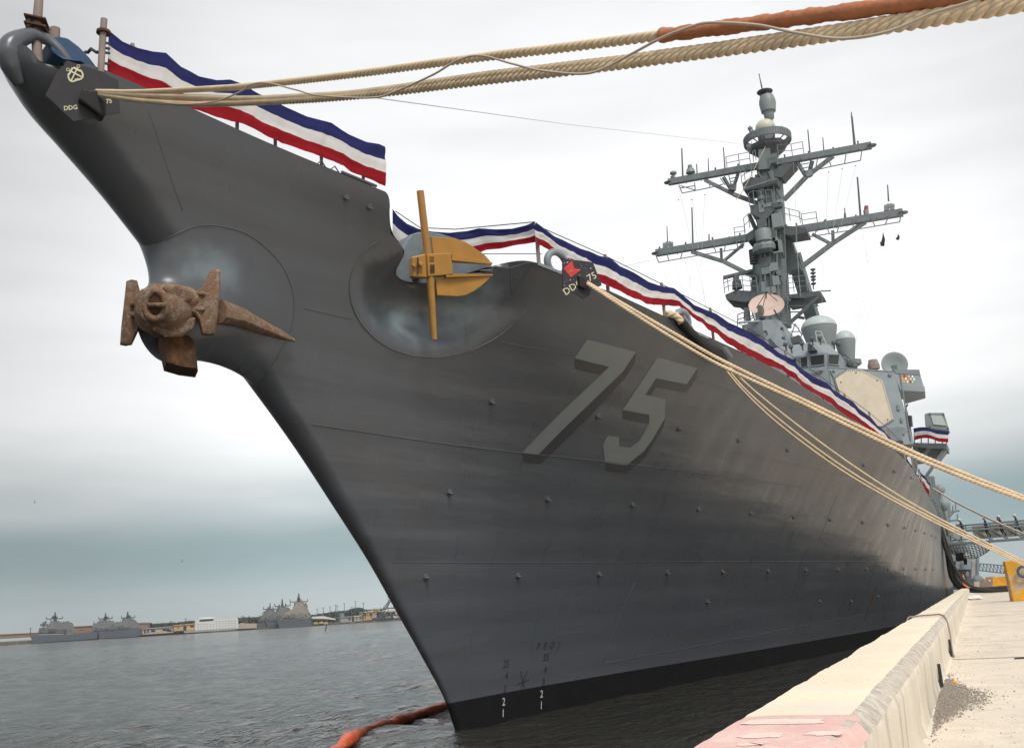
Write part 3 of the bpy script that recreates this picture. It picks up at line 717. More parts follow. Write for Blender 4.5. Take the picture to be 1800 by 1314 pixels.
m.build('bridge_railing', M['mastd'], bridge)
# bridge wing with ribbon board and searchlight
m = MB()
m.prism([ch(1200, 772, .012), ch(1374, 768, .012), ch(1384, 815, .012), ch(1412, 905, .012), ch(1250, 897, .012)], (-.8, 2.6, 0))
zu = ch(1330, 900).z; m.prism([ch(1252, 899, .01), ch(1411, 907, .01), V(at_z(*c5(1413, 948), zu)), V(at_z(*c5(1278, 986), zu))], (0, 0, .35))
wing = m.build('bridge_wing', M['super'], sup, bevel=.02)
m = MB(); m.prism([ch(1205, 762, .05), ch(1372, 764, .05), ch(1378, 800, .05), ch(1340, 796, .05), ch(1222, 788, .05)], (-.5, 1.2, 0)); m.build('wind_screen', M['mast'], wing)
cols = [(.85, .38, .02), (.75, .08, .03), (.9, .62, .05), (.05, .32, .5), (.03, .05, .2), (.8, .8, .75), (.1, .45, .45), (.65, .2, .03)]
rm = [mat('ribbon_colour', c, .6, .03) for c in cols]
m = MB(); random.seed(4)
for r in range(3):
    for k in range(9):
        if (r == 0 and k in (0, 8)): continue
        x0 = 1249 + k * 10.5; y0 = 797 + r * 17 + k * .6
        m.prism([ch(x0, y0, .004), ch(x0 + 9.5, y0 + .6, .004), ch(x0 + 9.5, y0 + 15, .004), ch(x0, y0 + 14.4, .004)], nC * .02, mi=(0, 2, 1, 7, 3, 6, 4, 5)[(k * 3 + r * 5 + k // 3) % 8])
m.build('ribbon_board', rm, wing)
dpc = s5(1212, 732, 66.5)
m = MB(); m.lathe(dpc, [(.05, -.5), (.55, -.3), (.78, 0), (.8, .12), (.74, .13), (.5, .02), (.05, -.04)], 24, (.25, -.95, .1)); m.beam(dpc, dpc - Vector((0, -.3, 1.0)), .3); m.build('searchlight', M['radomed'], wing, smooth='auto')
m = MB(); m.lathe(s5(1082, 762, 66), [(.36, 0), (.36, .25), (.26, .6), (.1, .62)], 10); m.build('vent', M['wood'], sup)
# gun-mount sponson hung with bunting and the flat decoy panel above it
m = MB(); q = [s5(x, y, 75) for x, y in ((1405, 1050), (1430, 1040), (1530, 1040), (1564, 1155), (1430, 1143), (1412, 1138))]
m.prism(q, (0, 1.6, 0)); jam = m.build('jammer_box', M['radomed'], ship, bevel=.03)
m = MB(); m.prism([s5(x, y, 74.97) for x, y in ((1447, 1058), (1520, 1060), (1548, 1124), (1461, 1115))], (0, -.03, 0)); m.build('pale_panel', M['panel'], jam)
m = MB()
for x, y in ((1440, 1050), (1527, 1052), (1556, 1140), (1440, 1130)): m.lathe(s5(x, y, 74.98), [(.07, 0), (.07, .03)], 8, (0, -1, 0))
m.build('panel_lug', M['mastd'], jam)
m = MB()
m.prism([s5(x, y, 74.6) for x, y in ((1325, 1232), (1550, 1238), (1550, 1270), (1430, 1268), (1325, 1255))], (0, 3.4, 0))
m.prism([s5(x, y, 75.2) for x, y in ((1345, 1262), (1545, 1272), (1500, 1330), (1345, 1350))], (0, 2.4, 0))
m.beam(s5(1440, 1268, 74.8), s5(1380, 1340, 74.9), .22); m.beam(s5(1545, 1262, 74.8), s5(1395, 1480, 74.9), .2); m.beam(s5(1350, 1255, 75), s5(1340, 1420, 75), .35)
sp = m.build('sponson', M['mast'], sup)
m = MB()
for x in (1340, 1385, 1430, 1475, 1520, 1548): m.tube([s5(x, 1236, 74.7), s5(x, 1150, 74.7)], .04, 6)
m.build('sponson_railing', M['mast'], sp)
# cables and fittings down the side wall
m = MB(); m.tube([s5(x, y, 70) for x, y in ((1298, 985), (1285, 1010), (1305, 1090), (1320, 1180), (1330, 1240))], .06, 6); m.tube([s5(x, y, 70) for x, y in ((1312, 1060), (1318, 1130))], .13, 6); m.build('side_cable', M['mastd'], sup)
m = MB(); m.box(tuple(ch(1222, 1230) + Vector((-.5, -.6, 0))), tuple(ch(1222, 1230) + Vector((.4, .5, .8)))); m.build('deck_locker', M['super'], ship)

# ---- mast house, big domes, dish
v = [s5(235, 478, 72.2), s5(365, 446, 70.6), s5(472, 440, 72.5), s5(545, 600, 72.5), s5(560, 760, 72.5), s5(400, 760, 69.8), s5(215, 760, 72.2)]
m = MB(); off = Vector((0, 7, 0)); n = len(v)
m.add(v + [p + off for p in v], [(0, 1, 5, 6), (1, 2, 3, 4, 5), (7, 13, 12, 8), (8, 12, 11, 10, 9), (0, 7, 8, 1), (1, 8, 9, 2), (2, 9, 10, 3), (3, 10, 11, 4), (4, 11, 12, 5), (5, 12, 13, 6), (6, 13, 7, 0)])
house = m.build('mast_house', M['super'], sup, bevel=.03)
m = MB()
for x, y in ((290, 520), (330, 560), (385, 520), (415, 575), (490, 500), (500, 560), (510, 610), (450, 620)):
    p = s5(x, y, 70.0); m.sphere(p, .13, 8, 5); m.beam(p, p + Vector((0, .8, 0)), .05)
m.prism([s5(248, 505, 70.6), s5(290, 500, 70.6), s5(345, 545, 70.6), s5(260, 530, 70.6)], (0, .8, 0)); m.prism([s5(405, 590, 69.8), s5(415, 560, 69.8), s5(465, 620, 69.8), s5(410, 612, 69.8)], (0, .6, 0))
m.build('house_fitting', M['mastd'], house)
m = MB()
for a, b in (((205, 485), (208, 410)), ((250, 470), (248, 395)), ((205, 445), (250, 430)), ((205, 412), (250, 395))): m.tube([s5(*a, 72), s5(*b, 72)], .04, 6)
m.build('house_railing', M['mast'], house); m = MB()
for a, b in (((500, 470), (560, 470)), ((545, 560), (575, 470)), ((575, 470), (620, 540)), ((600, 590), (620, 530)), ((560, 470), (600, 500)), ((545, 520), (610, 520))):
    m.tube([s5(*a, 72), s5(*b, 72)], .04, 6)
m.build('house_railing', M['mast'], house)
m = MB(); m.beam(s5(215, 462, 71), s5(355, 455, 71), .28, .09); m.build('light_bar', M['radomel'], house)
m = MB(); m.prism([s5(545, 560, 74), s5(600, 540, 74), s5(622, 580, 74), s5(560, 600, 74)], (0, 1.5, 0)); m.build('shelter', M['mastd'], house)
dc = s5(392, 366, 72.5); dax = Vector((.18, -.80, .58)).normalized()
m = MB(); m.lathe(dc, [(.02, -.10), (.5, -.02), (1.0, .14), (1.24, .27), (1.26, .25), (1.0, .08), (.5, -.10), (.02, -.2)], 36, dax); dish = m.build('dish_antenna', M['pink'], house, smooth='auto')
m = MB()
for x, y in ((310, 305 + 60), (390, 285), (470, 300), (345, 420)): m.tube([dc + (s5(x, y + 20, 72.4) - dc) * .9, dc + dax * 1.0 + Vector((.1, 0, .35))], .03, 5)
m.sphere(dc + dax * 1.0 + Vector((.1, 0, .35)), .1, 8, 6)
m.box(tuple(s5(255, 450, 71.5)), tuple(s5(285, 385, 72.5))); m.box(tuple(s5(340, 430, 71.2)), tuple(s5(375, 370, 72.2))); m.beam(s5(290, 425, 71), s5(340, 395, 71), .06); m.beam(s5(290, 440, 71), s5(345, 405, 71), .06)
m.beam(s5(440, 380, 71.5), s5(480, 450, 72), .08); m.beam(s5(300, 400, 72), s5(320, 460, 72), .08)
m.build('dish_mount', M['mastd'], dish)
def radome(cx, ycap, ybase, r_px, rb_px, Y, z0cap, name='radome'):
    k = proj(s5(cx, ycap, Y))[2] / F_PX / 3.65
    p = s5(cx, ybase, Y); zc = s5(cx, ycap, Y).z - p.z; r = r_px * k; rb = rb_px * k
    m = MB(); m.lathe(p, [(rb * .8, -.6), (rb, 0), (r * .96, zc * .8), (r, zc - .05), (r, zc)], 32); o = m.build(name, M['radomed'], sup, smooth='auto')
    m = MB(); m.sphere(p + Vector((0, 0, zc + .004)), r * 1.015, 36, 12, 0.0, sc=(1, 1, z0cap)); m.build('dome_cap', M['radomel'], o, smooth=True)
    return o, p
rd, rp_ = radome(745, 498, 622, 111, 80, 71, .72)
m = MB()
for a, b in (((705, 520), (720, 600)), ((740, 520), (775, 600)), ((705, 520), (740, 520)), ((710, 545), (750, 545)), ((715, 572), (762, 572))): m.tube([s5(*a, 69.5), s5(*b, 69.5)], .035, 6)
m.build('access_ladder', M['radomel'], rd)
radome(912, 578, 700, 64, 46, 76, 1.05)
m = MB(); m.lathe(s5(948, 705, 74), [(.4, -.4), (.55, -.3), (.55, 0), (.3, .05)], 16); m.build('vent', M['mast'], sup)
# cream spheres further aft
for (u, v_, Y, r) in ((1652, 860, 98, .46), (1659, 886, 92, .52)):
    p = V(at_y(u, v_, Y)); m = MB(); m.sphere(p, r, 20, 12); m.lathe(p - Vector((0, 0, 1.1)), [(r * .3, -1.5), (r * .35, .4), (r * .5, .75)], 12); m.build('radome', M['radomed'], sup, smooth=True)
m = MB()
for k in range(14):
    u = 1628 + 2.2 * k; v0 = 842 + 6 * k; p = V(at_y(u, v0, 84 + k)); m.box(tuple(p - Vector((.35, .3, 1.6))), tuple(p + Vector((.3 + .1 * (k % 3), .3, .2 + .25 * (k % 4)))))
m.build('deck_fitting', M['mast'], sup)

# ============================================================ mast
mast = None
m = MB()
def ring6(cx, y, w, Y, dep): 
    k = .47; a = s4(cx - w/2, y, Y); b = s4(cx + w/2, y, Y); c = (a + b) / 2; hw = (b - a).length / 2
    return [Vector((c.x + x * hw, Y + yy * dep, c.z)) for x, yy in ((-1, -.1), (-.45, -1), (.45, -1), (1, -.1), (1, .8), (-1, .8))]
m.loft([ring6(795, 1700, 215, 80, 1.5), ring6(783, 1330, 195, 80, 1.3), ring6(782, 1000, 170, 80, 1.1), ring6(775, 740, 150, 80, .95), ring6(762, 545, 90, 80, .6)])
mast = m.build('mast', M['mast'], ship, bevel=.03)
m = MB()
m.prism([s4(855, 1030, 80.6), s4(885, 1035, 80.6), s4(975, 1320, 80.6), s4(880, 1330, 80.6)], (0, 1.6, 0))
m.beam(s4(930, 1230, 81.5), s4(1060, 1660, 84), 1.0, .7)
m.beam(s4(700, 1180, 80.4), s4(675, 1480, 80), .45, .5)
m.beam(s4(1000, 1640, 81), s4(950, 1630, 81), .2)
m.build('mast_leg', M['mast'], mast)
def platform(poly, Y, th, dep, mt='mastd', name='platform'):
    m = MB(); m.prism([s4(x, y, Y) for x, y in poly], (0, dep, 0)); return m.build(name, M[mt], mast)
platform([(600, 775), (655, 735), (830, 745), (828, 780), (740, 800), (612, 822)], 78.6, 0, 2.2)
platform([(650, 915), (790, 900), (808, 940), (770, 990), (740, 1015), (700, 990), (655, 965)], 78.4, 0, 2.4)
platform([(620, 1105), (730, 1030), (1010, 1060), (1015, 1090), (905, 1108), (760, 1060), (640, 1150)], 79, 0, 2.0)
platform([(690, 680), (770, 672), (780, 720), (860, 650), (940, 640), (855, 735), (700, 730)], 79.2, 0, 1.6)
platform([(490, 1490), (560, 1458), (750, 1470), (752, 1500), (620, 1535), (500, 1520)], 78.2, 0, 2.6)
platform([(895, 1488), (1100, 1462), (1112, 1488), (1000, 1510), (900, 1508)], 79, 0, 2.4)
platform([(900, 1525), (1000, 1515), (1000, 1540), (900, 1558)], 79.4, 0, 1.6)
def railing(pts, hgt, Y, mids=2, name='mast_railing'):
    m = MB(); P = [s4(x, y, Y) for x, y in pts]; k = proj(P[0])[2] / F_PX / 3.65
    for p in P: m.tube([p, p + Vector((0, 0, hgt))], .035, 5)
    for j in range(1, mids + 1): m.tube([p + Vector((0, 0, hgt * j / mids)) for p in P], .03, 5)
    m.build(name, M['mast'], mast)
railing([(505, 685), (585, 668), (655, 655)], 1.1, 78.8); railing([(600, 775), (620, 755), (665, 735)], 1.1, 78.2)
railing([(835, 610), (925, 605), (998, 590)], 1.1, 78.8); railing([(650, 925), (680, 910), (730, 915), (760, 905), (800, 905)], 1.15, 78.2)
railing([(815, 990), (870, 1005), (910, 1015), (975, 1030), (990, 1050), (1085, 1035)], 1.0, 78.6); railing([(620, 1090), (650, 1060), (700, 1040)], 1.2, 78.6); railing([(555, 1120), (620, 1110)], .8, 78.6)
railing([(490, 1480), (515, 1465), (565, 1455), (610, 1460), (660, 1465), (700, 1468)], 1.25, 78.0, 3); railing([(900, 1480), (935, 1475), (975, 1468), (1020, 1465)], 1.25, 78.8, 3)
railing([(780, 665), (830, 655)], 1.0, 78.6, 3); railing([(675, 640), (690, 625)], .9, 78.6, 2)
m = MB()
for a, b, w in (((480, 1380), (670, 1335), .3), ((540, 1525), (640, 1600), .25), ((600, 1490), (690, 1560), .22), ((1105, 1490), (900, 1675), .28), ((1090, 1560), (900, 1560), .1), ((1090, 1500), (1080, 1560), .08),
                ((900, 1600), (975, 1598), .1), ((700, 700), (770, 820), .2), ((690, 970), (720, 1060), .3), ((645, 975), (690, 1075), .3), ((795, 960), (870, 1250), .32),
                ((700, 1230), (860, 1420), .25), ((800, 1230), (700, 1410), .25), ((735, 1240), (770, 1310), .3), ((800, 1225), (830, 1310), .3), ((770, 700), (850, 880), .2), ((690, 720), (700, 850), .2)):
    m.beam(s4(*a, 78.9), s4(*b, 79.1), w, w * .8)
m.build('mast_strut', M['mastd'], mast)
m = MB(); m.beam(s4(1105, 1465, 79.4), s4(1170, 1463, 79.4), .1); m.build('spar', M['mast'], mast); m = MB(); m.beam(s4(610, 815, 78.3), s4(825, 748, 78.3), .34, .12)
for k in range(12): m.beam(s4(620 + k * 17, 808 - k * 5.3, 78.2), s4(620 + k * 17, 822 - k * 5.3, 78.2), .07)
m.build('cable_tray', M['mast'], mast)
for k, (x0, x1) in enumerate(((735, 752), (762, 790), (800, 838), (718, 722))):
    m = MB(); m.tube([s4(x0, 740, 78.75), s4((x0 + x1) / 2, 1120, 78.5), s4(x1, 1620, 78.35)], .06 + .02 * (k % 2), 6); m.build('mast_pipe', M['mastd'] if k % 2 else M['mast'], mast)
m = MB()
for dx in (0, 26): m.tube([s4(845 + dx, 1050, 79), s4(868 + dx, 1620, 78.9)], .035, 5)
for k in range(34): t = (k + .5) / 34; m.tube([s4(845 + 23 * t, 1050 + 570 * t, 79), s4(871 + 23 * t, 1048 + 570 * t, 79)], .025, 4)
m.build('mast_ladder', M['mast'], mast)
random.seed(17)
for k in range(22):
    x, y = random.uniform(715, 850), random.uniform(880, 1600); p = s4(x, y, 78.45); w, h_ = random.uniform(.12, .4), random.uniform(.15, .6); m = MB(); m.box((p.x - w, p.y - .1, p.z - h_), (p.x + w, p.y + .5, p.z + h_)); m.build('mast_box', M[random.choice(('mast', 'mastd', 'radomed'))], mast, bevel=.02)
# search radar drum and its table
p = s4(742, 1148, 78.2); k4 = proj(p)[2] / F_PX / 3.65
m = MB(); m.lathe(p, [(.4, -.25), (.45, -.05), (50*k4, 0), (51*k4, 60*k4), (47*k4, 78*k4), (25*k4, 84*k4)], 28); m.build('drum_radome', M['radomed'], mast, smooth='auto')
m = MB(); m.lathe(s4(745, 1185, 78.6), [(.5, -.5), (80*k4, -.35), (82*k4, 0), (72*k4, .25)], 8); m.build('radar_table', M['mast'], mast)
m = MB()
for j in range(6): m.lathe(s4(676, 1210 + 16 * j, 79), [(.12, 0), (.42 - .02*j, 0), (.42 - .02*j, .1), (.12, .1)], 12)
m.build('louvred_box', M['mastd'], mast)
# ring gallery, dome, and the beacon on top
gc = s4(765, 520, 80); rg_ = 153 * k4
m = MB(); h = .62
prof = [(rg_, 0), (rg_ + .02, h), (rg_ - .12, h), (rg_ - .12, 0)]; n = 56; vs = []; 
for r_, z in prof:
    for q in range(n): t = 2*math.pi*q/n; vs.append(gc + Vector((r_*math.cos(t), r_*math.sin(t), z)))
fs = [(i*n + q, i*n + (q+1) % n, ((i+1) % 4)*n + (q+1) % n, ((i+1) % 4)*n + q) for i in range(4) for q in range(n)]
m.add(vs, fs); gal = m.build('ring_gallery', M['mast'], mast, smooth='auto')
m = MB()
for q in range(n):
    t = 2*math.pi*q/n; m.beam(gc + Vector((math.cos(t)*(rg_+.02), math.sin(t)*(rg_+.02), .04)), gc + Vector((math.cos(t)*(rg_+.035), math.sin(t)*(rg_+.035), h-.04)), .035)
for q in range(12):
    t = 2*math.pi*q/12; d_ = Vector((math.cos(t), math.sin(t), 0)); m.beam(gc + d_*(rg_-.1) + Vector((0,0,.1)), gc + d_*.9 + Vector((0,0,-.25)), .07)
    m.tube([gc + d_*(rg_-.25), gc + d_*(rg_-.25) + Vector((0, 0, .9))], .025, 5)
m.build('gallery_rib', M['mast'], gal)
m = MB(); m.lathe(gc + Vector((0, 0, -.95)), [(.6, -.5), (1.0, 0), (1.55, .45), (1.55, .75), (.5, .8)], 8); m.build('gallery_base', M['mastd'], mast)
m = MB(); p = s4(750, 425, 79.6); m.sphere(p, 66*k4, 28, 14, -.75); m.build('dome', M['dome'], mast, smooth=True)
m = MB(); m.lathe(p - Vector((0, 0, 1.2)), [(.7, 0), (.7, .8)], 16); m.build('dome_pedestal', M['mast'], mast)
b0 = s4(778, 380, 80.3); zz = lambda y: s4(770, y, 80.3).z - b0.z; rr_ = lambda w: w * k4 / 2
m = MB(); m.lathe(b0, [(rr_(40), zz(470)), (rr_(42), zz(372)), (rr_(62), zz(362)), (rr_(72), zz(318)), (rr_(96), zz(316)), (rr_(112), zz(262)), (rr_(106), zz(240)), (rr_(88), zz(212)), (rr_(50), zz(206))], 28)
tac = m.build('beacon_drum', M['radomed'], mast, smooth='auto')
m = MB(); tb = b0 + Vector((-.1, 0, 0))
for q in range(4): t = math.pi*q/2 + .5; m.tube([tb + Vector((math.cos(t)*.42, math.sin(t)*.42, zz(214))), tb + Vector((math.cos(t)*.4, math.sin(t)*.4, zz(188)))], .05, 6)
m.lathe(tb + Vector((0, 0, zz(188))), [(.2, 0), (rr_(104), .04), (rr_(106), .1), (rr_(60), .18)], 28)
m.tube([tb + Vector((-.15, 0, zz(200))), tb + Vector((-.2, 0, zz(140))), tb + Vector((-.28, 0, zz(62)))], [.07, .06, .03], 6); m.sphere(tb + Vector((-.28, 0, zz(60))), .06, 8, 6)
m.build('beacon_cap', M['mastd'], tac, smooth='auto')
m = MB(); m.tube([s4(672, 480, 79), s4(652, 425, 79)], .16, 8); m.tube([s4(652, 425, 79), s4(650, 408, 79)], .07, 6); m.lathe(s4(652, 424, 79), [(.2, -.05), (.2, .08)], 8); m.build('antenna', M['mast'], mast)
# yards
def yard(a, b, Y, th, braces, legs, poles, rails):
    m = MB(); A_, B_ = s4(*a, Y), s4(*b, Y); m.beam(A_, B_, .42, th)
    m.lathe(A_, [(.36, -.06), (.4, 0), (.2, .08)], 12); m.lathe(B_, [(.36, -.06), (.4, 0), (.2, .08)], 12)
    n = 22
    y_ = m.build('yard', M['mast'], mast)
    for p, q, w in braces:
        m = MB(); m.beam(s4(*p, Y), s4(*q, Y + .3), w, w); m.build('yard_brace', M['mast'], y_)
    for sd in (0, 1):
        m = MB()
        for seg in rails:
            if (seg[0][0] > 765) != sd: continue
            for p, q in zip(seg[:-1], seg[1:]): m.tube([s4(*p, Y - .35), s4(*q, Y - .35)], .045, 5)
        m.build('footrope_frame', M['mast'], y_)
    m = MB(); random.seed(9)
    for k in range(26):
        t = (k + .5) / 26; p = A_.lerp(B_, t) + Vector((0, -.2, -th / 2 * .6)); m.beam(p, p + Vector((0, 0, -.2 - .15 * random.random())), .06)
        if k % 3 == 0: q = A_.lerp(B_, t) + Vector((0, -.1, th / 2)); m.beam(q, q + Vector((0, 0, .12 + .2 * random.random())), .12)
    m.build('yard_fitting', M['mastd'], y_)
    for p, q, r in poles:
        m = MB(); m.tube([s4(*p, Y), s4(*q, Y)], [r, r * .7], 8); m.build('antenna', M['mastd'], y_)
    return y_
yu = yard((128, 768), (1430, 532), 79.5, .5,
    [((360, 752), (545, 845), .26), ((545, 845), (705, 905), .3), ((1185, 600), (1010, 735), .28), ((1010, 735), (868, 882), .3), ((480, 735), (520, 800), .22), ((575, 710), (540, 820), .2), ((955, 640), (1010, 730), .24), ((1050, 630), (1030, 720), .24), ((520, 800), (555, 810), .5), ((1000, 720), (1045, 710), .5)], [],
    [((220, 738), (213, 550), .08), ((490, 680), (480, 545), .06), ((385, 702), (383, 615), .05), ((1035, 575), (1022, 432), .06), ((1125, 570), (1118, 480), .05), ((1322, 525), (1304, 345), .10), ((1303, 350), (1301, 318), .05), ((312, 715), (308, 650), .06)],
    [[(195, 785), (215, 838), (395, 802), (480, 780)], [(295, 770), (300, 818), (205, 790)], [(205, 805), (298, 790)], [(395, 802), (385, 750)], [(460, 740), (490, 785)], [(515, 725), (530, 790)], [(520, 745), (570, 735)], [(525, 765), (560, 758)],
     [(955, 645), (1000, 720)], [(970, 655), (1030, 645)], [(980, 680), (1030, 670)], [(1085, 615), (1070, 690), (1180, 665), (1360, 628), (1370, 560)], [(1268, 580), (1258, 645)], [(1150, 605), (1172, 668)]])
yl = yard((48, 1222), (1632, 962), 79.3, .55,
    [((275, 1212), (480, 1275), .28), ((480, 1275), (680, 1375), .3), ((610, 1165), (480, 1275), .2), ((465, 1190), (468, 1260), .2), ((1392, 1022), (1180, 1160), .3), ((1180, 1160), (985, 1308), .32), ((1050, 1100), (1175, 1165), .22), ((1182, 1075), (1184, 1150), .2)], [],
    [((285, 1170), (278, 930), .075), ((122, 1150), (118, 1050), .05), ((388, 1158), (388, 1100), .07), ((1360, 988), (1340, 735), .085), ((1540, 890), (1534, 785), .06), ((1262, 1003), (1258, 935), .06), ((1262, 1000), (1260, 965), .10), ((1128, 1040), (1128, 1010), .07), ((515, 1135), (517, 1115), .08)],
    [[(48, 1240), (65, 1282), (330, 1235), (605, 1190), (622, 1115)], [(115, 1210), (130, 1270)], [(225, 1190), (205, 1258)], [(410, 1160), (435, 1220)], [(500, 1140), (485, 1210)], [(555, 1120), (575, 1195)], [(560, 1150), (618, 1140)],
     [(1012, 1065), (1032, 1118), (1210, 1090), (1455, 1050), (1612, 1022), (1620, 965)], [(1015, 1085), (1070, 1075)], [(1085, 1045), (1065, 1110)], [(1140, 1040), (1160, 1100)], [(1230, 1020), (1210, 1088)], [(1320, 1000), (1310, 1070)], [(1425, 985), (1452, 1050)], [(1545, 970), (1520, 1036)]])
for x0, y0 in ((125, 1165), (1545, 922)):
    m = MB()
    for dx in (-24, -8, 10, 26): m.beam(s4(x0 + dx, y0 + 25 - dx * .15, 79.2), s4(x0 + dx, y0 - 20 - dx * .15 + abs(dx) * .4, 79.2), .16 if dx % 3 else .22)
    m.beam(s4(x0 - 28, y0 + 5, 79.2), s4(x0 + 28, y0 - 4, 79.2), .2); m.build('antenna_cluster', M['radomed'], yl)
for x, y in ((65, 1203), (1608, 945)):
    m = MB(); m.lathe(s4(x, y, 79.3), [(.14, -.25), (.14, .05), (.05, .12)], 10); m.build('yard_light', M['radomed'], yl)
m = MB(); m.lathe(s4(1398, 975, 79.3), [(.2, -.2), (.2, .35)], 12); m.build('light_pedestal', M['radomed'], yl)
m = MB(); m.lathe(s4(1398, 950, 79.3), [(.17, 0), (.17, .2)], 12, mi=0); m.lathe(s4(1398, 935, 79.3), [(.15, 0), (.15, .18)], 12, mi=1); m.build('masthead_light', [M['redp'], M['mastd']], yl)
m = MB(); m.lathe(s4(160, 722, 79.5), [(.14, -.6), (.14, 0), (.3, .12), (.27, .28), (.1, .36)], 14); m.lathe(s4(270, 708, 79.5), [(.25, -.1), (.40, 0), (.3, .35), (.18, .4), (.2, .62), (.1, .75)], 14); m.build('antenna', M['radomed'], yu, smooth='auto')
m = MB()
for k, y in enumerate((1330, 1352, 1375, 1395, 1420)): m.lathe(s4(1055 + k, y, 79.4), [(.05, -.1), (.2 + .02 * (k % 3), 0), (.2, .08), (.05, .12)], 12)
m.tube([s4(1058, 1455, 79.4), s4(1054, 1325, 79.4)], .05, 6); m.lathe(s4(570, 1450, 78.4), [(.42, 0), (.35, .6), (.25, .7), (.25, 1.2), (.12, 1.3)], 12); m.build('sensor_stack', M['mastd'], mast)
m = MB(); m.lathe(s4(722, 860, 78.8), [(.3, -.3), (.3, 0), (.22, .05), (.3, .25), (.3, .6), (.15, .65)], 14); m.build('mast_light', M['mast'], mast)
for a, b, w, h_ in (((745, 560), (745, 690), .9, .5), ((800, 590), (798, 650), .5, .4)):
    m = MB(); m.beam(s4(*a, 79), s4(*b, 79), w, h_); m.build('mast_box', M['mast'], mast)
# halyards and stays
hal = [((190, 790), (560, 2360)), ((280, 870), (420, 2000)), ((360, 850), (340, 1300)), ((75, 1275), (290, 1900)), ((160, 1270), (360, 1950)), ((230, 1255), (420, 2040)), ((285, 1240), (250, 1550)), ((930, 640), (960, 1320)), ((945, 1100), (975, 1500)), ((1155, 700), (1110, 1600)), ((1245, 680), (1180, 1100)), ((1330, 660), (1130, 1480)),
       ((1395, 1040), (1200, 1760)), ((1430, 1060), (1290, 1780)), ((1375, 1100), (1405, 1280)), ((1405, 1275), (1330, 1790)), ((1520, 1040), (1330, 1800)), ((1600, 1020), (1345, 1880)), ((1485, 1180), (1400, 1280)), ((1530, 1140), (1350, 1840))]
m = MB()
for a, b in hal: m.tube([s4(*a, 79), s4(*b, 73)], .010, 4)
for a in ((193, 880), (277, 880), (362, 848), (1155, 703), (1243, 682), (1328, 662)): m.sphere(s4(*a, 79), .06, 6, 4)
m.build('signal_halyard', M['ropew'], mast)
m = MB()
for x, y, w, hh in ((1500, 1130, 34, 90), (1598, 1115, 26, 40)):
    m.prism([s4(x - w*.5, y + hh*.3, 79), s4(x - w*.1, y + hh*.1, 79), s4(x + w*.1, y - hh*.5, 79), s4(x + w*.5, y, 79), s4(x + w*.35, y + hh*.5, 79), s4(x - w*.3, y + hh*.5, 79)], (0, .12, 0))
m.build('hoisted_shape', M['black'], mast)
wire([s4(575, 520, 79), at_d(1000, 219, 60), at_d(660, 172, 21)], .011, 'ropew', 'stay'); wire([s4(45, 1260, 79), at_d(1090, 470, 45)], .010, 'ropew', 'stay')
m = MB(); m.tube([s4(750, 540, 78.2), s4(660, 720, 78.2), s4(600, 830, 78.2), s4(560, 880, 78.2)], .03, 5); m.build('stay', M['rope'], mast)
# ============================================================ ANCHORS
# rusty stem anchor: crown ahead of the bolster, two palms, flukes lying back along the shell
AX = XC + .30
ac = V(at_x(292, 545, AX + .05)); 
sa = empty('stem_anchor', ac, 'rusty brown stockless anchor housed in the bolster on the stem', 'anchor')
kA = proj(ac)[2] / F_PX
def lumpy(m, c, r, sc, seed, amp=.08, n=40, k=24):
    b = len(m.v); m.sphere(c, r, n, k, -.999, sc)
    for i in range(b, len(m.v)):
        p = Vector(m.v[i]); d_ = p - Vector(c); m.v[i] = tuple(Vector(c) + d_ * (1 + amp * mnoise.noise(d_ * 3.2 + Vector((seed, 0, 0)))))
vw = -V(ray(292, 545)).normalized(); rt = V(right); upv_ = V(up)
def ap(u, v, dd=0.0): return V(at_plane(u, v, np.array(ac), np.array(vw))) + vw * dd
m = MB(); lumpy(m, ac, 54 * kA, (1.0, .95, .90), 1.5, .10)
lumpy(m, ap(318, 530, .06), 34 * kA, (1.1, 1, .8), 4, .12); lumpy(m, ap(268, 540, .10), 27 * kA, (1, 1, .95), 7, .12)
m.build('crown', M['rust'], sa, smooth=True)
for pl_, o_, t_ in (([(236, 524), (250, 509), (272, 503), (280, 512), (262, 520), (255, 548), (264, 566), (250, 563), (240, 548)], .50, .30), ([(284, 504), (312, 500), (334, 510), (338, 528), (318, 536), (296, 526), (288, 514)], .42, .35), ([(266, 578), (284, 562), (318, 562), (344, 556), (340, 578), (318, 592), (290, 592)], .36, .35)):
    m = MB(); m.prism([ap(u, v, o_) for u, v in pl_], -vw * t_); m.build('cast_rib', M['rust'], sa, bevel=.05)
hole = ap(274, 536, .55); m = MB(); hx = (vw * .9 - rt * .3).normalized()
m.tube([hole + (rt * math.cos(t) * 18 + upv_ * math.sin(t) * 24) * kA - vw * .03 for t in [2*math.pi*k/22 for k in range(22)]], 6.5 * kA, 8, closed=True)
m.build('shackle_eye', M['rust'], sa, smooth=True)
m = MB(); m.lathe(hole - vw * .02, [(.02, -.01), (19 * kA, -.01), (19 * kA, .0), (.02, .01)], 20, hx); m.build('eye_hollow', M['rustdk'], sa)
m = MB(); m.tube([hole - rt * .12 + vw * .01, hole + rt * .15 + vw * .07], .04, 8); m.build('shackle_pin', M['rust'], sa, smooth=True)
nP = np.array([.72, -.69, -.05]); nP /= np.linalg.norm(nP)
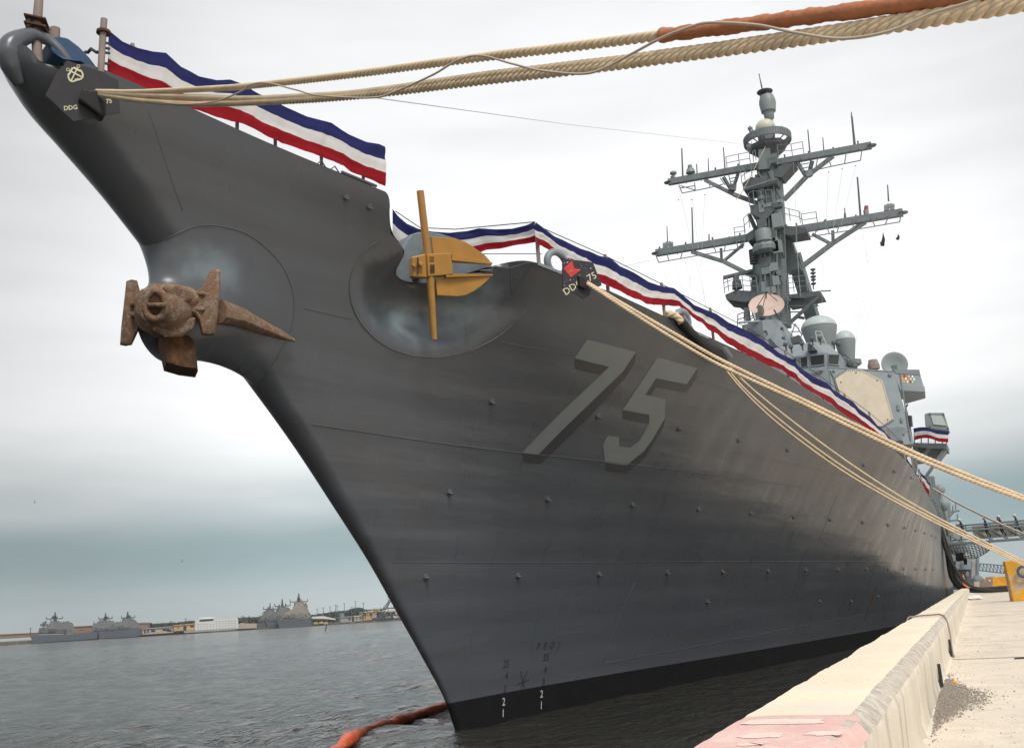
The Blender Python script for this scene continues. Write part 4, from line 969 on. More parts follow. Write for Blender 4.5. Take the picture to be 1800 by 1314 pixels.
def palm(poly, x, u0, v0):
    p0 = at_x(u0, v0, x); pts = [V(at_plane(u, v, p0, nP)) for u, v in poly]; c = sum(pts, Vector()) / len(pts)
    fr = [c + (p - c) * .90 + V(nP) * .07 for p in pts]
    m = MB(); m.loft([fr, [p + V(nP) * .035 for p in pts], [p - V(nP) * .10 for p in pts], [c + (p - c) * .9 - V(nP) * .16 for p in pts]])
    return m.build('palm', M['rust'], sa, smooth='auto'), p0
pl1, _ = palm([(222, 495), (231, 492), (241, 494), (246, 512), (252, 528), (264, 536), (262, 556), (250, 566), (241, 585), (232, 604), (221, 606), (211, 604), (213, 575), (217, 540)], AX - .75, 228, 548)
pl2, _ = palm([(370, 475), (379, 472), (387, 476), (387, 500), (385, 535), (382, 560), (377, 586), (366, 588), (355, 586), (350, 566), (342, 553), (328, 548), (330, 522), (345, 512), (356, 505), (363, 490)], AX + .70, 368, 530)
m = MB()
for (u1, v1, u2, v2) in ((322, 516, 362, 518), (326, 545, 362, 545)): m.beam(ap(u1, v1, .12), at_x(u2, v2, AX + .70), .20, .07)
for (u1, v1, u2, v2) in ((262, 530, 236, 536), (262, 556, 236, 552)): m.beam(ap(u1, v1, .15), at_x(u2, v2, AX - .75), .22, .08)
m.beam(ap(258, 562, 0), ap(285, 590, -.25), .25, .12)
m.prism([ap(u, v, -.05) for u, v in ((316, 506), (345, 510), (364, 512), (366, 546), (350, 558), (322, 562))], vw * .14)
m.build('arm', M['rust'], sa, bevel=.03)
def fluke(sgn):
    a0 = at_x(386, 545, AX + .70)
    hp = hull_p(*hit(512, 597), .10); tip = hp.copy()
    root_t = at_x(388, 528, AX + .68); root_b = at_x(388, 566, AX + .68); rootm = (root_t + root_b) / 2
    mid = at_d(455, 571, proj(tip)[2] * .55 + proj(rootm)[2] * .45)
    rgs = []
    for c, hh, w in ((rootm, .20, .24), (rootm * .5 + mid * .5 + np.array([0.03, 0, .02]), .16, .21), (mid, .13, .17), (mid * .4 + tip * .6, .085, .11), (tip, .03, .03)):
        rgs.append([V(c) + Vector((x * w, 0, z * hh)) for x, z in ((-.5, 1), (.15, 1), (.55, .2), (.5, -.6), (.1, -1), (-.5, -1))])
    if sgn < 0: rgs = [[Vector((2 * AX - p.x, p.y, p.z)) for p in r_] for r_ in rgs]
    m = MB(); m.loft(rgs); m.build('fluke', M['rust'], sa, smooth='auto')
fluke(1); fluke(-1)
m = MB(); m.tube([ac + Vector((0, .1, -.05)), V(mouth_c) - V(mouth_ax) * .4], [.3, .22], 12); m.build('shank', M['rustdk'], sa, smooth=True)
# rust-eaten chafing block below the mouth belongs to the ship
blk = [(280, 592), (300, 585), (333, 590), (343, 600), (346, 630), (348, 652), (318, 648), (291, 640), (286, 618)]
m = MB(); p0 = at_x(310, 620, XC + .42); pts = [V(at_plane(u, v, p0, nP)) for u, v in blk]; c = sum(pts, Vector()) / len(pts)
m.loft([[c + (p - c) * .9 + V(nP) * .08 for p in pts], pts, [p - V(nP) * .6 for p in pts]]); m.build('chafing_block', M['rustdk'], ship, smooth='auto')

# ochre side anchor with a long stock, flat in its pocket
pA = at_x(760, 465, XC + 2.1); nA = np.array([.80, -.58, -.14]); nA /= np.linalg.norm(nA); vA = V(nA)
def aa(u, v, d_=0.0): return V(at_plane(u, v, pA, nA)) + vA * d_
oa = empty('side_anchor', aa(760, 465), 'ochre painted anchor with a long upright stock in the port hull pocket', 'anchor')
m = MB(); m.tube([aa(738, 336, .02), aa(739, 345, .02), aa(750, 447, .04), aa(755, 492, .04), aa(762, 590, .02), aa(762.5, 597, .02)], [.078, .08, .083, .083, .066, .064], 16); m.build('stock', M['ochre'], oa, smooth='auto')
m = MB()
m.prism([aa(746, 448, .14), aa(789, 446, .14), aa(792, 484, .14), aa(748, 488, .14)], -vA * .30)
m.prism([aa(722, 452, .06), aa(745, 447, .10), aa(748, 489, .10), aa(724, 487, .06)], -vA * .22)
m.build('crown_box', M['ochre'], oa, bevel=.025)
m = MB()
for q in ((750, 453, 758, 462), (751, 467, 759, 482), (728, 455, 731, 484)): m.prism([aa(q[0], q[1], .146), aa(q[2], q[1], .146), aa(q[2], q[3], .146), aa(q[0], q[3], .146)], vA * .004)
m.build('crown_slot', M['rustdk'], oa)
m = MB(); m.lathe(aa(735, 467, .10), [(.05, 0), (.05, .08), (.035, .09)], 10, nA); m.lathe(aa(724, 467, .07), [(.045, 0), (.045, .06)], 10, nA); m.build('crown_pin', M['ochre'], oa, smooth='auto')
up_f = [(757, 416), (775, 417), (800, 419), (817, 425), (832, 434), (848, 447), (860, 458), (864, 463), (826, 462), (791, 459), (763, 458)]
lo_f = [(765, 489), (791, 487), (830, 486), (864, 482), (858, 491), (845, 503), (832, 512), (818, 519), (803, 521), (768, 519)]
for pl, t0 in ((up_f, .02), (lo_f, .02)):
    m = MB(); m.prism([aa(u, v, t0) for u, v in pl], -vA * .06); fk = m.build('fluke', M['ochre'], oa, bevel=.012)
    m = MB()
    if pl is up_f: rgs = [[aa(789, 450, .02), aa(789, 462, .02), aa(789, 460, .16), aa(789, 449, .16)], [aa(864, 461, .02), aa(864, 466, .02), aa(864, 465.5, .05), aa(864, 462, .05)]]
    else: rgs = [[aa(780, 482, .02), aa(780, 490, .02), aa(780, 489, .13), aa(780, 482.5, .13)], [aa(865, 482, .02), aa(865, 486, .02), aa(865, 485, .05), aa(865, 482.5, .05)]]
    m.loft(rgs); m.build('fluke_rib', M['ochre'], fk, bevel=.01)
m = MB(); m.beam(aa(768, 468, -.05), aa(768, 468, -1.2), .16, .16, up=(0, 1, 0)); m.build('shank', M['ochre'], oa)

# ============================================================ RAT GUARDS (plates on the mooring lines)
def plane_fn(u, v, X, n):
    p0 = at_x(u, v, X); n = np.array(n, float); n /= np.linalg.norm(n)
    return (lambda a, b, off=0.0: V(at_plane(a, b, p0 + n * off, n))), V(n)
def plate_text(fn, s, u, v, size, rot, off, material, parent, bold=0.0):
    vs, fs = text_polys(s, size, 0, 2, bold); c_, s_ = math.cos(rot), math.sin(rot)
    m = MB(); m.add([fn(u + x * c_ - y * s_, v - (x * s_ + y * c_), off) for x, y, _ in vs], fs); o = m.build('lettering', material, parent); o['label'] = s; return o
f1, n1 = plane_fn(150, 160, XC + 1.10, (.80, -.58, -.16))
g1 = empty('rat_guard', f1(150, 160), 'black mooring line plate with crossed cream anchors and DDG 75 near the bow tip', 'rat guard')
m = MB(); m.prism([f1(u, v) for u, v in ((119, 107), (99, 129), (80, 167), (129, 213), (150, 210), (211, 198), (208, 142), (176, 125))], -n1 * .025); m.build('plate', M['navyblk'], g1)
plate_text(f1, 'DDG', 124.5, 193, 11, .1, .006, M['cream'], g1, .25); plate_text(f1, '75', 192, 181.5, 11, .1, .006, M['cream'], g1, .25)
def line_px(m, fn, pts, w, off):
    for (u, v), (a, b) in zip(pts[:-1], pts[1:]):
        L_ = math.hypot(a - u, b - v); nx, ny = -(b - v) / L_ * w / 2, (a - u) / L_ * w / 2
        m.add([fn(u + nx, v + ny, off), fn(a + nx, b + ny, off), fn(a - nx, b - ny, off), fn(u - nx, v - ny, off)], [(0, 1, 2, 3)])
m = MB()
for sgn, cx, off in ((1, 131, .006), (-1, 131, .0075)):
    th = R(-27 if sgn > 0 else 62); ca, sa_ = math.cos(th), math.sin(th)
    T = (lambda x, y, cx=cx, ca=ca, sa_=sa_: (cx + x * ca - y * sa_ * -1 * -1, 129 - (x * sa_ + y * ca)))
    T = (lambda x, y, ca=ca, sa_=sa_: (131.5 + x * ca + y * sa_ * -1, 129 - (x * sa_ + y * ca)))
    line_px(m, f1, [T(0, 11), T(0, -14)], 2.6, off); line_px(m, f1, [T(-7, 8), T(7, 8)], 3.4, off + .0007)
    line_px(m, f1, [T(-9.5, -5), T(-8, -10), T(-4, -14), T(0, -15.5), T(4, -14), T(8, -10), T(9.5, -5)], 3.0, off + .0014)
    line_px(m, f1, [T(2.6 * math.cos(a), 14 + 2.6 * math.sin(a)) for a in [math.pi * k / 5 for k in range(11)]], 1.1, off + .0021)
m.build('anchor_emblem', M['cream'], g1)
m = MB(); m.prism([f1(u, v, .14) for u, v in ((145, 157), (152, 155), (158, 158), (171, 157), (178, 172), (186, 178), (187, 200), (181, 206), (160, 190), (138, 174))], -n1 * .30); m.build('chafing_sleeve', M['black'], g1, bevel=.03)
f2, n2_ = plane_fn(1024, 488, XC + 4.62, (.85, -.50, -.05))
g2 = empty('rat_guard', f2(1024, 488), 'black speckled mooring line plate with a red arrow and hand painted DDG 75', 'rat guard')
m = MB(); m.prism([f2(u, v) for u, v in ((989, 452), (996, 455), (1038, 460), (1043, 463), (1058, 501), (1038, 512), (1036, 519), (1026, 525), (1013, 516), (1000, 511), (989, 507))], -n2_ * .025); m.build('plate', M['navyblk'], g2)
m = MB(); m.add([f2(u, v, .006) for u, v in ((1006, 457.5), (1009, 471), (1021.5, 473.8), (1003.5, 487.5), (990.5, 471.5))], [(0, 1, 2, 3, 4)]); m.build('red_arrow', M['redp'], g2)
plate_text(f2, 'DDG', 1010, 509, 17, R(33), .006, M['cream'], g2); plate_text(f2, '75', 1043, 491, 17, R(28), .006, M['cream'], g2)
m = MB(); random.seed(11)
for k in range(60):
    u, v = random.uniform(991, 1052), random.uniform(455, 505)
    if u - 989 > 62 - (501 - v) * .35: continue
    r_ = random.choice((.35, .4, .5, .6, .9)); m.add([f2(u + r_ * math.cos(a) * random.uniform(.7, 1.3), v + r_ * math.sin(a), .009 + k * 1e-5) for a in [2*math.pi*j/6 for j in range(6)]], [(0, 1, 2, 3, 4, 5)])
m.build('paint_speck', M['whitep'], g2)
m = MB(); m.prism([f2(u, v, .10) for u, v in ((1018, 484), (1026, 486), (1034, 494), (1036, 503), (1030, 508), (1020, 503))], -n2_ * .24); m.build('chafing_sleeve', M['black'], g2, bevel=.03)

# ============================================================ MOORING LINES
def persp_path(px, d0, d1, n=10):
    u0 = px[0]; acc = [0]
    for a, b in zip(px[:-1], px[1:]): acc.append(acc[-1] + math.hypot(b[0]-a[0], b[1]-a[1]))
    P = catmull([(u, v, 1/d0 + (1/d1 - 1/d0) * s / acc[-1]) for (u, v), s in zip(px, acc)], n)
    return [V(at_d(p[0], p[1], 1 / p[2])) for p in P]
def resample(pts, step):
    acc = [0.0]
    for a, b in zip(pts[:-1], pts[1:]): acc.append(acc[-1] + (b - a).length)
    n = max(2, int(acc[-1] / step)); out = []; j = 0
    for i in range(n + 1):
        t = acc[-1] * i / n
        while j < len(acc) - 2 and acc[j+1] < t: j += 1
        q = (t - acc[j]) / max(1e-9, acc[j+1] - acc[j]); out.append(pts[j].lerp(pts[j+1], min(q, 1)))
    return out
def laid_rope(m, path, r, pitch, q=10, strands=3, ns=7, mi=0):
    pts = resample(path, pitch / q); N = len(pts); ref = Vector((0, 0, 1)); A = []; B = []
    for i in range(N):
        d_ = (pts[min(i+1, N-1)] - pts[max(i-1, 0)]).normalized(); a = d_.cross(ref).normalized(); b = a.cross(d_).normalized(); A.append(a); B.append(b)
    for k in range(strands):
        sp_ = [pts[i] + (A[i] * math.cos(2*math.pi*(i/q + k/strands)) + B[i] * math.sin(2*math.pi*(i/q + k/strands))) * r * .5 for i in range(N)]
        m.tube(sp_, r * .56, ns, mi=mi)
def rope(label, px, d0, d1, r, pitch, name='mooring_line', laid=True, group=None, mt='rope'):
    path = persp_path(px, d0, d1); m = MB()
    if laid: laid_rope(m, path, r, pitch)
    else: m.tube(path, r, 8)
    o = m.build(name, M[mt], None, smooth=True, loc=path[0]); tag(o, label, 'rope', group); return o, path
G = 'mooring lines from ship to quay'
dA = proj(f1(172, 163))[2]
d_end = lambda x: 1 / (1 / dA + (x - 172) * 8.4e-5)
upx = [(170, 161), (240, 162), (330, 158), (430, 152), (620, 131), (830, 103), (1000, 83), (1165, 62), (1400, 32), (1650, 0), (1760, -14)]
r_up, path_up = rope('upper of the pale bow lines, the one with an orange sleeve', upx, dA, d_end(1760), .036, .20, group=G)
rope('middle bow line, twisted together with the lowest one', [(170, 163), (250, 168), (340, 171), (430, 174), (520, 171), (640, 163), (850, 134), (1000, 117), (1150, 99), (1400, 64), (1600, 33), (1800, 0), (1870, -12)], dA, d_end(1870), .036, .20, group=G)
rope('lowest bow line above the bunting, reaching the upper right corner', [(170, 166), (240, 176), (300, 181), (360, 183), (450, 180), (560, 174), (680, 163), (850, 142), (1000, 125), (1150, 106), (1400, 72), (1600, 42), (1800, 9), (1870, -4)], dA, d_end(1870), .036, .20, group=G)
# canvas sleeve on the upper line
sl = persp_path([(1163, 62), (1180, 60.5), (1300, 45), (1400, 32), (1500, 19.5), (1650, 0), (1760, -14)], d_end(1163), d_end(1760), 40); sl = resample(sl, .02); m = MB()
random.seed(3); rr = [.043 + .0035 * math.sin(i * .55 + 2 * math.sin(i * .13)) + .003 * random.random() + .002 * math.sin(i * 1.7) for i in range(len(sl))]; rr[0] = .050; rr[1] = .052
m.tube(sl, rr, 16); tag(m.build('chafing_sleeve', M['leather'], None, smooth=True, loc=sl[0]), 'wrinkled orange brown canvas sleeve wrapped round the uppermost bow line', 'sleeve')
wp = [(290, 181), (330, 183), (380, 178), (425, 160), (440, 149), (470, 146), (520, 158), (560, 168), (650, 172), (690, 163), (760, 132), (805, 106), (845, 98), (900, 112), (950, 124), (1020, 130), (1060, 121), (1110, 95), (1165, 66), (1215, 47), (1250, 40), (1330, 44), (1400, 58), (1480, 68), (1560, 56), (1640, 24), (1700, 6), (1760, -16)]
pth = persp_path(wp, d_end(290) - .25, d_end(1760) - .12, 12); m = MB(); m.tube(pth, [.009] * len(pth), 6); tag(m.build('lashing_line', M['rope2'], None, smooth=True, loc=pth[0]), 'thin grey line wound zigzag between the bow lines', 'line')
d2 = proj(f2(1030, 496))[2]
rope('upper of the paired pale lines from the red arrow plate down to the quay', [(1030, 495), (1100, 537), (1190, 589), (1270, 634), (1400, 697), (1500, 745), (1600, 792), (1700, 834), (1800, 873), (1840, 888)], d2, 19, .041, .24, group=G)
rope('lower of the paired pale lines from the red arrow plate down to the quay', [(1031, 498), (1100, 543), (1190, 599), (1270, 644), (1400, 704), (1500, 753), (1600, 800), (1700, 841), (1800, 878), (1840, 892)], d2 - .1, 18.9, .041, .24, group=G)
d3 = proj(hull_p(*hit(1262, 628), .3))[2]
rope('thin line from the black chafing mat, the highest of its three', [(1266, 628), (1330, 690), (1450, 783), (1560, 858), (1640, 905), (1720, 946), (1800, 986), (1830, 1000)], d3, 33, .028, .3, laid=False, group=G)
rope('thin line from the black chafing mat, the middle of its three', [(1264, 630), (1310, 684), (1380, 745), (1470, 812), (1560, 868), (1640, 911), (1720, 951), (1800, 990), (1830, 1004)], d3, 33, .028, .3, laid=False, group=G)
rope('thin line from the black chafing mat, the lowest of its three', [(1262, 632), (1304, 684), (1370, 746), (1470, 820), (1560, 874), (1640, 916), (1720, 955), (1800, 993), (1830, 1007)], d3 - .05, 33, .028, .3, laid=False, group=G)
rope('single brown line from the ship waist crossing above the gangway', [(1640, 858), (1680, 882), (1720, 902), (1760, 921), (1800, 938), (1830, 951)], 58, 44, .055, .3, laid=False, group=G, mt='rope2')
# chafing gear and bundled line in the after chock
m = MB(); pc = [hull_p(*hit(u, v), .16) for u, v in ((1200, 574), (1216, 590), (1232, 608), (1248, 618), (1262, 627))]
cg0 = [V(at_d(u, v, proj(pc[0])[2] - .25)) for u, v in ((1176, 552), (1190, 558), (1202, 572))]
m.tube(cg0 + [V(p) for p in pc], [.10, .13, .14, .12, .13, .22, .26, .17], 12); cg = m.build('chafing_mat', M['black'], None, smooth=True, loc=cg0[0]); tag(cg, 'black rubber chafing mat round lines hanging below the second chock', 'chafing mat')
m = MB(); laid_rope(m, [V(at_d(u, v, proj(pc[0])[2] - .45)) for u, v in ((1170, 551), (1180, 552), (1190, 556), (1198, 566))], .10, .5); tag(m.build('rope_bundle', M['rope'], None, smooth=True, loc=cg0[0]), 'short bundle of pale rope lying in the second chock', 'rope')
m = MB(); q = [hull_p(*hit(u, v), .30) for u, v in ((1250, 606), (1258, 605), (1270, 622), (1268, 627))]
m.prism([V(p) for p in q], (.10, -.06, .05)); tag(m.build('chafing_plate', M['super'], None, bevel=.02, loc=q[0]), 'shiny grey edge plate beside the black chafing mat', 'plate')
m = MB(); q = [V(at_d(u, v, proj(pc[1])[2] - .1)) for u, v in ((1196, 548), (1202, 550), (1226, 588), (1222, 596), (1214, 585))]
m.prism(q, (-.03, .02, 0)); tag(m.build('rat_guard', M['super'], None, loc=q[0]), 'grey plate seen edge on beside the second chock', 'rat guard')

# ============================================================ BUNTING
def bunting_mat():
    m = bpy.data.materials.new('tricolour_bunting'); m.use_nodes = True; N = m.node_tree.nodes; L = m.node_tree.links; b = N['Principled BSDF']
    b.inputs['Roughness'].default_value = .75; b.inputs['Specular IOR Level'].default_value = .2
    uv = N.new('ShaderNodeUVMap'); uv.uv_map = 'UVMap'; sp = N.new('ShaderNodeSeparateXYZ'); L.new(uv.outputs[0], sp.inputs[0])
    cr = N.new('ShaderNodeValToRGB'); cr.color_ramp.interpolation = 'CONSTANT'; e = cr.color_ramp.elements
    e[0].position = 0; e[0].color = (.33, .008, .016, 1); e[1].position = .325; e[1].color = (.80, .78, .76, 1); x = e.new(.655); x.color = (.026, .030, .14, 1)
    L.new(sp.outputs[1], cr.inputs[0]); L.new(cr.outputs[0], b.inputs['Base Color'])
    tc = N.new('ShaderNodeTexCoord'); w = N.new('ShaderNodeTexNoise'); w.inputs['Scale'].default_value = 300; L.new(tc.outputs['Object'], w.inputs[0])
    bp = N.new('ShaderNodeBump'); bp.inputs['Strength'].default_value = .1; bp.inputs['Distance'].default_value = .004; L.new(w.outputs[0], bp.inputs['Height']); L.new(bp.outputs[0], b.inputs['Normal'])
    t = N.new('ShaderNodeBsdfTranslucent'); L.new(cr.outputs[0], t.inputs[0]); mx = N.new('ShaderNodeMixShader'); mx.inputs[0].default_value = .35
    L.new(b.outputs[0], mx.inputs[1]); L.new(t.outputs[0], mx.inputs[2]); L.new(mx.outputs[0], N['Material Output'].inputs[0])
    return m
M['bunting'] = bunting_mat()
def cloth_strip(name, label, top, bot, cols=160, rows=14, fold=.035, seed=0, loc=None):
    """top / bot: functions t -> 3-D point"""
    vs = []; uvs = []; fs = []
    for i in range(cols + 1):
        t = i / cols; a = V(top(t)); b = V(bot(t)); side = V(top(min(1, t + .01))) - V(top(max(0, t - .01))); nrm = side.cross(Vector((0, 0, 1))).normalized()
        for j in range(rows + 1):
            s = j / rows; p = a.lerp(b, s)
            w = mnoise.noise(Vector((t * cols * .11, s * 1.3, seed))) * fold * 1.3 + mnoise.noise(Vector((t * cols * .03, s * 5.5, seed + 9))) * fold * 1.1 + mnoise.noise(Vector((t * cols * .28 + s * 2.5, s * 2.0, seed + 3))) * fold * .45
            p = p + nrm * w * (1 if 0 < j else .2); vs.append(p)
            wob = .012 * mnoise.noise(Vector((t * cols * .15, 3, seed + 5))); uvs.append((t, 1 - s + (wob if 0 < j < rows else 0)))
    nr = rows + 1
    for i in range(cols):
        for j in range(rows): fs.append((i*nr + j, (i+1)*nr + j, (i+1)*nr + j + 1, i*nr + j + 1))
    me = bpy.data.meshes.new(name); l = vs[0]; me.from_pydata([tuple(v - l) for v in vs], [], fs); ul = me.uv_layers.new(name='UVMap')
    for lp in me.loops: ul.data[lp.index].uv = uvs[lp.vertex_index]
    me.materials.append(M['bunting'])
    for p in me.polygons: p.use_smooth = True
    o = bpy.data.objects.new(name, me); C.objects.link(o); o.location = l; return tag(o, label, 'bunting', 'patriotic bunting hung along the rails')
def on_curtain(u, v, xf):
    """pixel -> point on the upright surface x = xf(L)"""
    r = ray(u, v); r = r / r[1]; g = lambda y: (O + r * y)[0] - xf(y - TIP); y = TIP + .3; pv = g(y)
    while y < 120:
        y2 = y + .05 + .002 * y; gv = g(y2)
        if pv > 0 >= gv:
            a, b = y, y2
            for _ in range(22):
                m_ = (a + b) / 2
                if g(m_) > 0: a = m_
                else: b = m_
            return O + r * b
        pv = gv; y = y2
    return None
def strip_from_px(name, label, top_px, bot_px, xf, **kw):
    T = [on_curtain(u, v, xf) for u, v in top_px]; B = [on_curtain(u, v, xf) for u, v in bot_px]
    T = [p for p in T if p is not None]; B = [p for p in B if p is not None]
    lt = [p[1] for p in T]; lb = [p[1] for p in B]
    y0 = min(lt[0], lb[0]) if len(lt) else 0; y1 = max(lt[-1], lb[-1])
    fT = lambda y: np.interp(y, lt, [p[2] for p in T]); fB = lambda y: np.interp(y, lb, [p[2] for p in B])
    def warp(t): return y0 * (1 - t) + y1 * t if y1 / y0 < 1.8 else 1 / ((1/y0) * (1 - t) + (1/y1) * t)
    top = lambda t: (xf(warp(t) - TIP), warp(t), fT(warp(t))); bot = lambda t: (xf(warp(t) - TIP), warp(t), fB(warp(t)))
    return cloth_strip(name, label, top, bot, **kw)
eX = lambda L: XC + half(L, sheer(L), False) - .09
F_top = [(191, 53), (215, 73), (240, 84), (270, 91), (292, 93), (318, 117), (350, 134), (380, 141), (405, 140), (425, 147), (455, 165), (500, 187), (540, 205), (583, 216), (600, 228), (615, 237), (645, 250), (667, 253), (677, 258)]
F_bot = [(191, 128), (240, 149), (265, 160), (297, 176), (345, 193), (380, 206), (407, 214), (423, 216), (430, 219), (493, 250), (555, 273), (604, 291), (616, 301), (653, 316), (679, 326)]
strip_from_px('bunting', 'red white and blue bunting on the raised bulwark at the very bow', F_top, F_bot, eX, cols=200, seed=1, fold=.03)
A_top = [(940, 389), (955, 400), (975, 415), (1000, 427), (1020, 437), (1035, 441), (1055, 450), (1074, 454), (1090, 468), (1115, 479), (1140, 495), (1160, 502), (1185, 506), (1200, 518), (1220, 536), (1240, 544), (1259, 551), (1280, 566), (1300, 575), (1325, 587), (1345, 600), (1370, 620), (1396, 633), (1405, 645), (1430, 662), (1455, 673), (1465, 685), (1480, 694), (1499, 705), (1510, 718), (1533, 735), (1543, 748), (1556, 760), (1570, 775), (1583, 790)]
A_bot = [(955, 432), (975, 445), (985, 455), (1000, 466), (1030, 484), (1055, 497), (1086, 510), (1110, 524), (1135, 535), (1165, 536), (1195, 538), (1215, 555), (1240, 575), (1260, 588), (1272, 600), (1300, 616), (1334, 633), (1350, 642), (1375, 650), (1405, 672), (1420, 685), (1463, 710), (1475, 722), (1508, 742), (1530, 758), (1545, 768), (1570, 784), (1585, 796)]
strip_from_px('bunting', 'long red white and blue bunting running down the deck edge to the bridge', A_top, A_bot, eX, cols=420, seed=2, fold=.05)
# across the gap behind the side anchor
pe = on_curtain(940, 389, eX); dpe = proj(pe)[2]
M_top = [(690, 367), (700, 380), (715, 393), (735, 402), (760, 407), (790, 409), (820, 406), (841, 401), (870, 403), (900, 402), (925, 396), (939, 390)]
M_bot = [(690, 440), (720, 452), (760, 458), (800, 455), (845, 444), (855, 440), (880, 437), (910, 431), (935, 427), (952, 424)]
def interp_px(px, t, a, b):
    x = a + (b - a) * t; return x, float(np.interp(x, [p[0] for p in px], [p[1] for p in px]))
dd = lambda t: 24.7 * (1 - t) + (dpe + .3) * t
cloth_strip('bunting', 'bunting stretched across the gap behind the ochre anchor', lambda t: at_d(*interp_px(M_top, t, 690, 940), dd(t)), lambda t: at_d(*interp_px(M_bot, t, 690, 952), dd(t)), cols=90, seed=4, fold=.04)
wire([at_d(695, 371, 24.65), at_d(738, 400, 24.6), at_d(800, 403, 24.4), at_d(940, 390, dpe)], .012); wire([at_d(846, 446, 24.2), at_d(952, 446, dpe)], .010)
cloth_strip('bunting', 'short curved bunting round the railing of the side sponson', lambda t: s5(1332 + 230 * t, 1142 - 14 * math.sin(math.pi * min(1, t * 1.6)) + 16 * t, 74.4 - .3 * math.sin(math.pi * t)), lambda t: s5(1345 + 212 * t, 1216 - 18 * math.sin(math.pi * min(1, t * 1.4)) + 14 * t, 74.4 - .3 * math.sin(math.pi * t)), cols=50, seed=6, fold=.03)
for k, (u, v, u2, v2, Y, lab) in enumerate(((1592, 802, 1618, 845, 52, 'crumpled bunting on the deck edge below the sponson'), (1614, 822, 1636, 858, 58, 'bunting gathered under the sponson braces'), (1628, 862, 1643, 890, 62, 'farthest bunting above the black shore cables'))):
    cloth_strip('bunting', lab, lambda t: at_y(u + (u2 - u) * t, v + (v2 - v) * t, Y + 4 * t), lambda t: at_y(u + (u2 - u) * t - 2, v + 17 + (v2 - v) * t, Y + 4 * t), cols=30, rows=8, seed=10 + k, fold=.12)
# ============================================================ WATER
def water_mat():
    m = bpy.data.materials.new('harbour_water'); m.use_nodes = True; N = m.node_tree.nodes; L = m.node_tree.links; b = N['Principled BSDF']
    b.inputs['Base Color'].default_value = (.030, .029, .024, 1); b.inputs['Roughness'].default_value = .09; b.inputs['IOR'].default_value = 1.33
    tc = N.new('ShaderNodeTexCoord'); cur = None
    for sc, dist, st in ((1.1, .10, (1, .55, 1)), (3.6, .055, (1, .6, 1)), (11, .018, (1, .8, 1))):
        mp = N.new('ShaderNodeMapping'); mp.inputs['Scale'].default_value = st; mp.inputs['Rotation'].default_value = (0, 0, R(25)); L.new(tc.outputs['Object'], mp.inputs[0])
        n = N.new('ShaderNodeTexNoise'); n.inputs['Scale'].default_value = sc; n.inputs['Detail'].default_value = 4; n.inputs['Distortion'].default_value = .6; L.new(mp.outputs[0], n.inputs[0])
        bp = N.new('ShaderNodeBump'); bp.inputs['Strength'].default_value = 1; bp.inputs['Distance'].default_value = dist * 3.0; L.new(n.outputs[0], bp.inputs['Height'])
        if cur: L.new(cur, bp.inputs['Normal'])
        cur = bp.outputs[0]
    L.new(cur, b.inputs['Normal']); return m
M['water'] = water_mat()
def build_water():
    rng = np.random.default_rng(3); rad = [6.0]
    while rad[-1] < 1850: rad.append(rad[-1] * (1.0105 if rad[-1] < 260 else 1.06))
    rad = np.array(rad); az = np.radians(np.linspace(-78, 30, 620))
    Rr, Aa = np.meshgrid(rad, az, indexing='ij'); X = Rr * np.sin(Aa); Y = Rr * np.cos(Aa); Z = np.zeros_like(X)
    wind = np.radians(205)
    for i in range(60):
        lam = 10 ** rng.uniform(math.log10(.55), math.log10(7)); a = wind + rng.normal(0, .55); k = 2 * np.pi / lam; amp = .0098 * lam ** .75
        cell = Rr * .0105; fade = np.clip((lam / (cell * 2.2)) - .6, 0, 1) * np.where(Rr > 250, 0, 1)
        ph = k * (X * np.sin(a) + Y * np.cos(a)) + rng.uniform(0, 6.28); s = np.sin(ph + .35 * np.sin(ph)); Z += amp * fade * s
    gr = .6 + .4 * np.sin(X * .07 + 1.3) * np.sin(Y * .05); Z *= gr
    # sheltered water between the shell and the quay
    shel = np.clip((X + 14.5 + (Y - 22) * -.02) / 3, 0, 1) * np.clip((Y - 16) / 6, 0, 1); Z *= 1 - .88 * shel
    nr, na = X.shape; vs = np.stack([X, Y, Z], -1).reshape(-1, 3)
    i = np.arange(nr - 1)[:, None] * na + np.arange(na - 1)[None, :]; fs = np.stack([i, i + na, i + na + 1, i + 1], -1).reshape(-1, 4)
    me = bpy.data.meshes.new('water'); me.vertices.add(len(vs)); me.vertices.foreach_set('co', vs.ravel()); me.loops.add(fs.size); me.loops.foreach_set('vertex_index', fs.ravel())
    me.polygons.add(len(fs)); me.polygons.foreach_set('loop_start', np.arange(0, fs.size, 4)); me.polygons.foreach_set('loop_total', np.full(len(fs), 4)); me.update(calc_edges=True)
    me.polygons.foreach_set('use_smooth', np.ones(len(fs), bool)); me.materials.append(M['water'])
    o = bpy.data.objects.new('water', me); C.objects.link(o); tag(o, 'grey choppy harbour water', None, None, 'structure')
    m = MB(); m.add([(-2100, -2100, -.5), (2100, -2100, -.5), (2100, 2100, -.5), (-2100, 2100, -.5)], [(0, 1, 2, 3)]); tag(m.build('water', M['water']), 'outer harbour water', None, None, 'structure')
build_water()

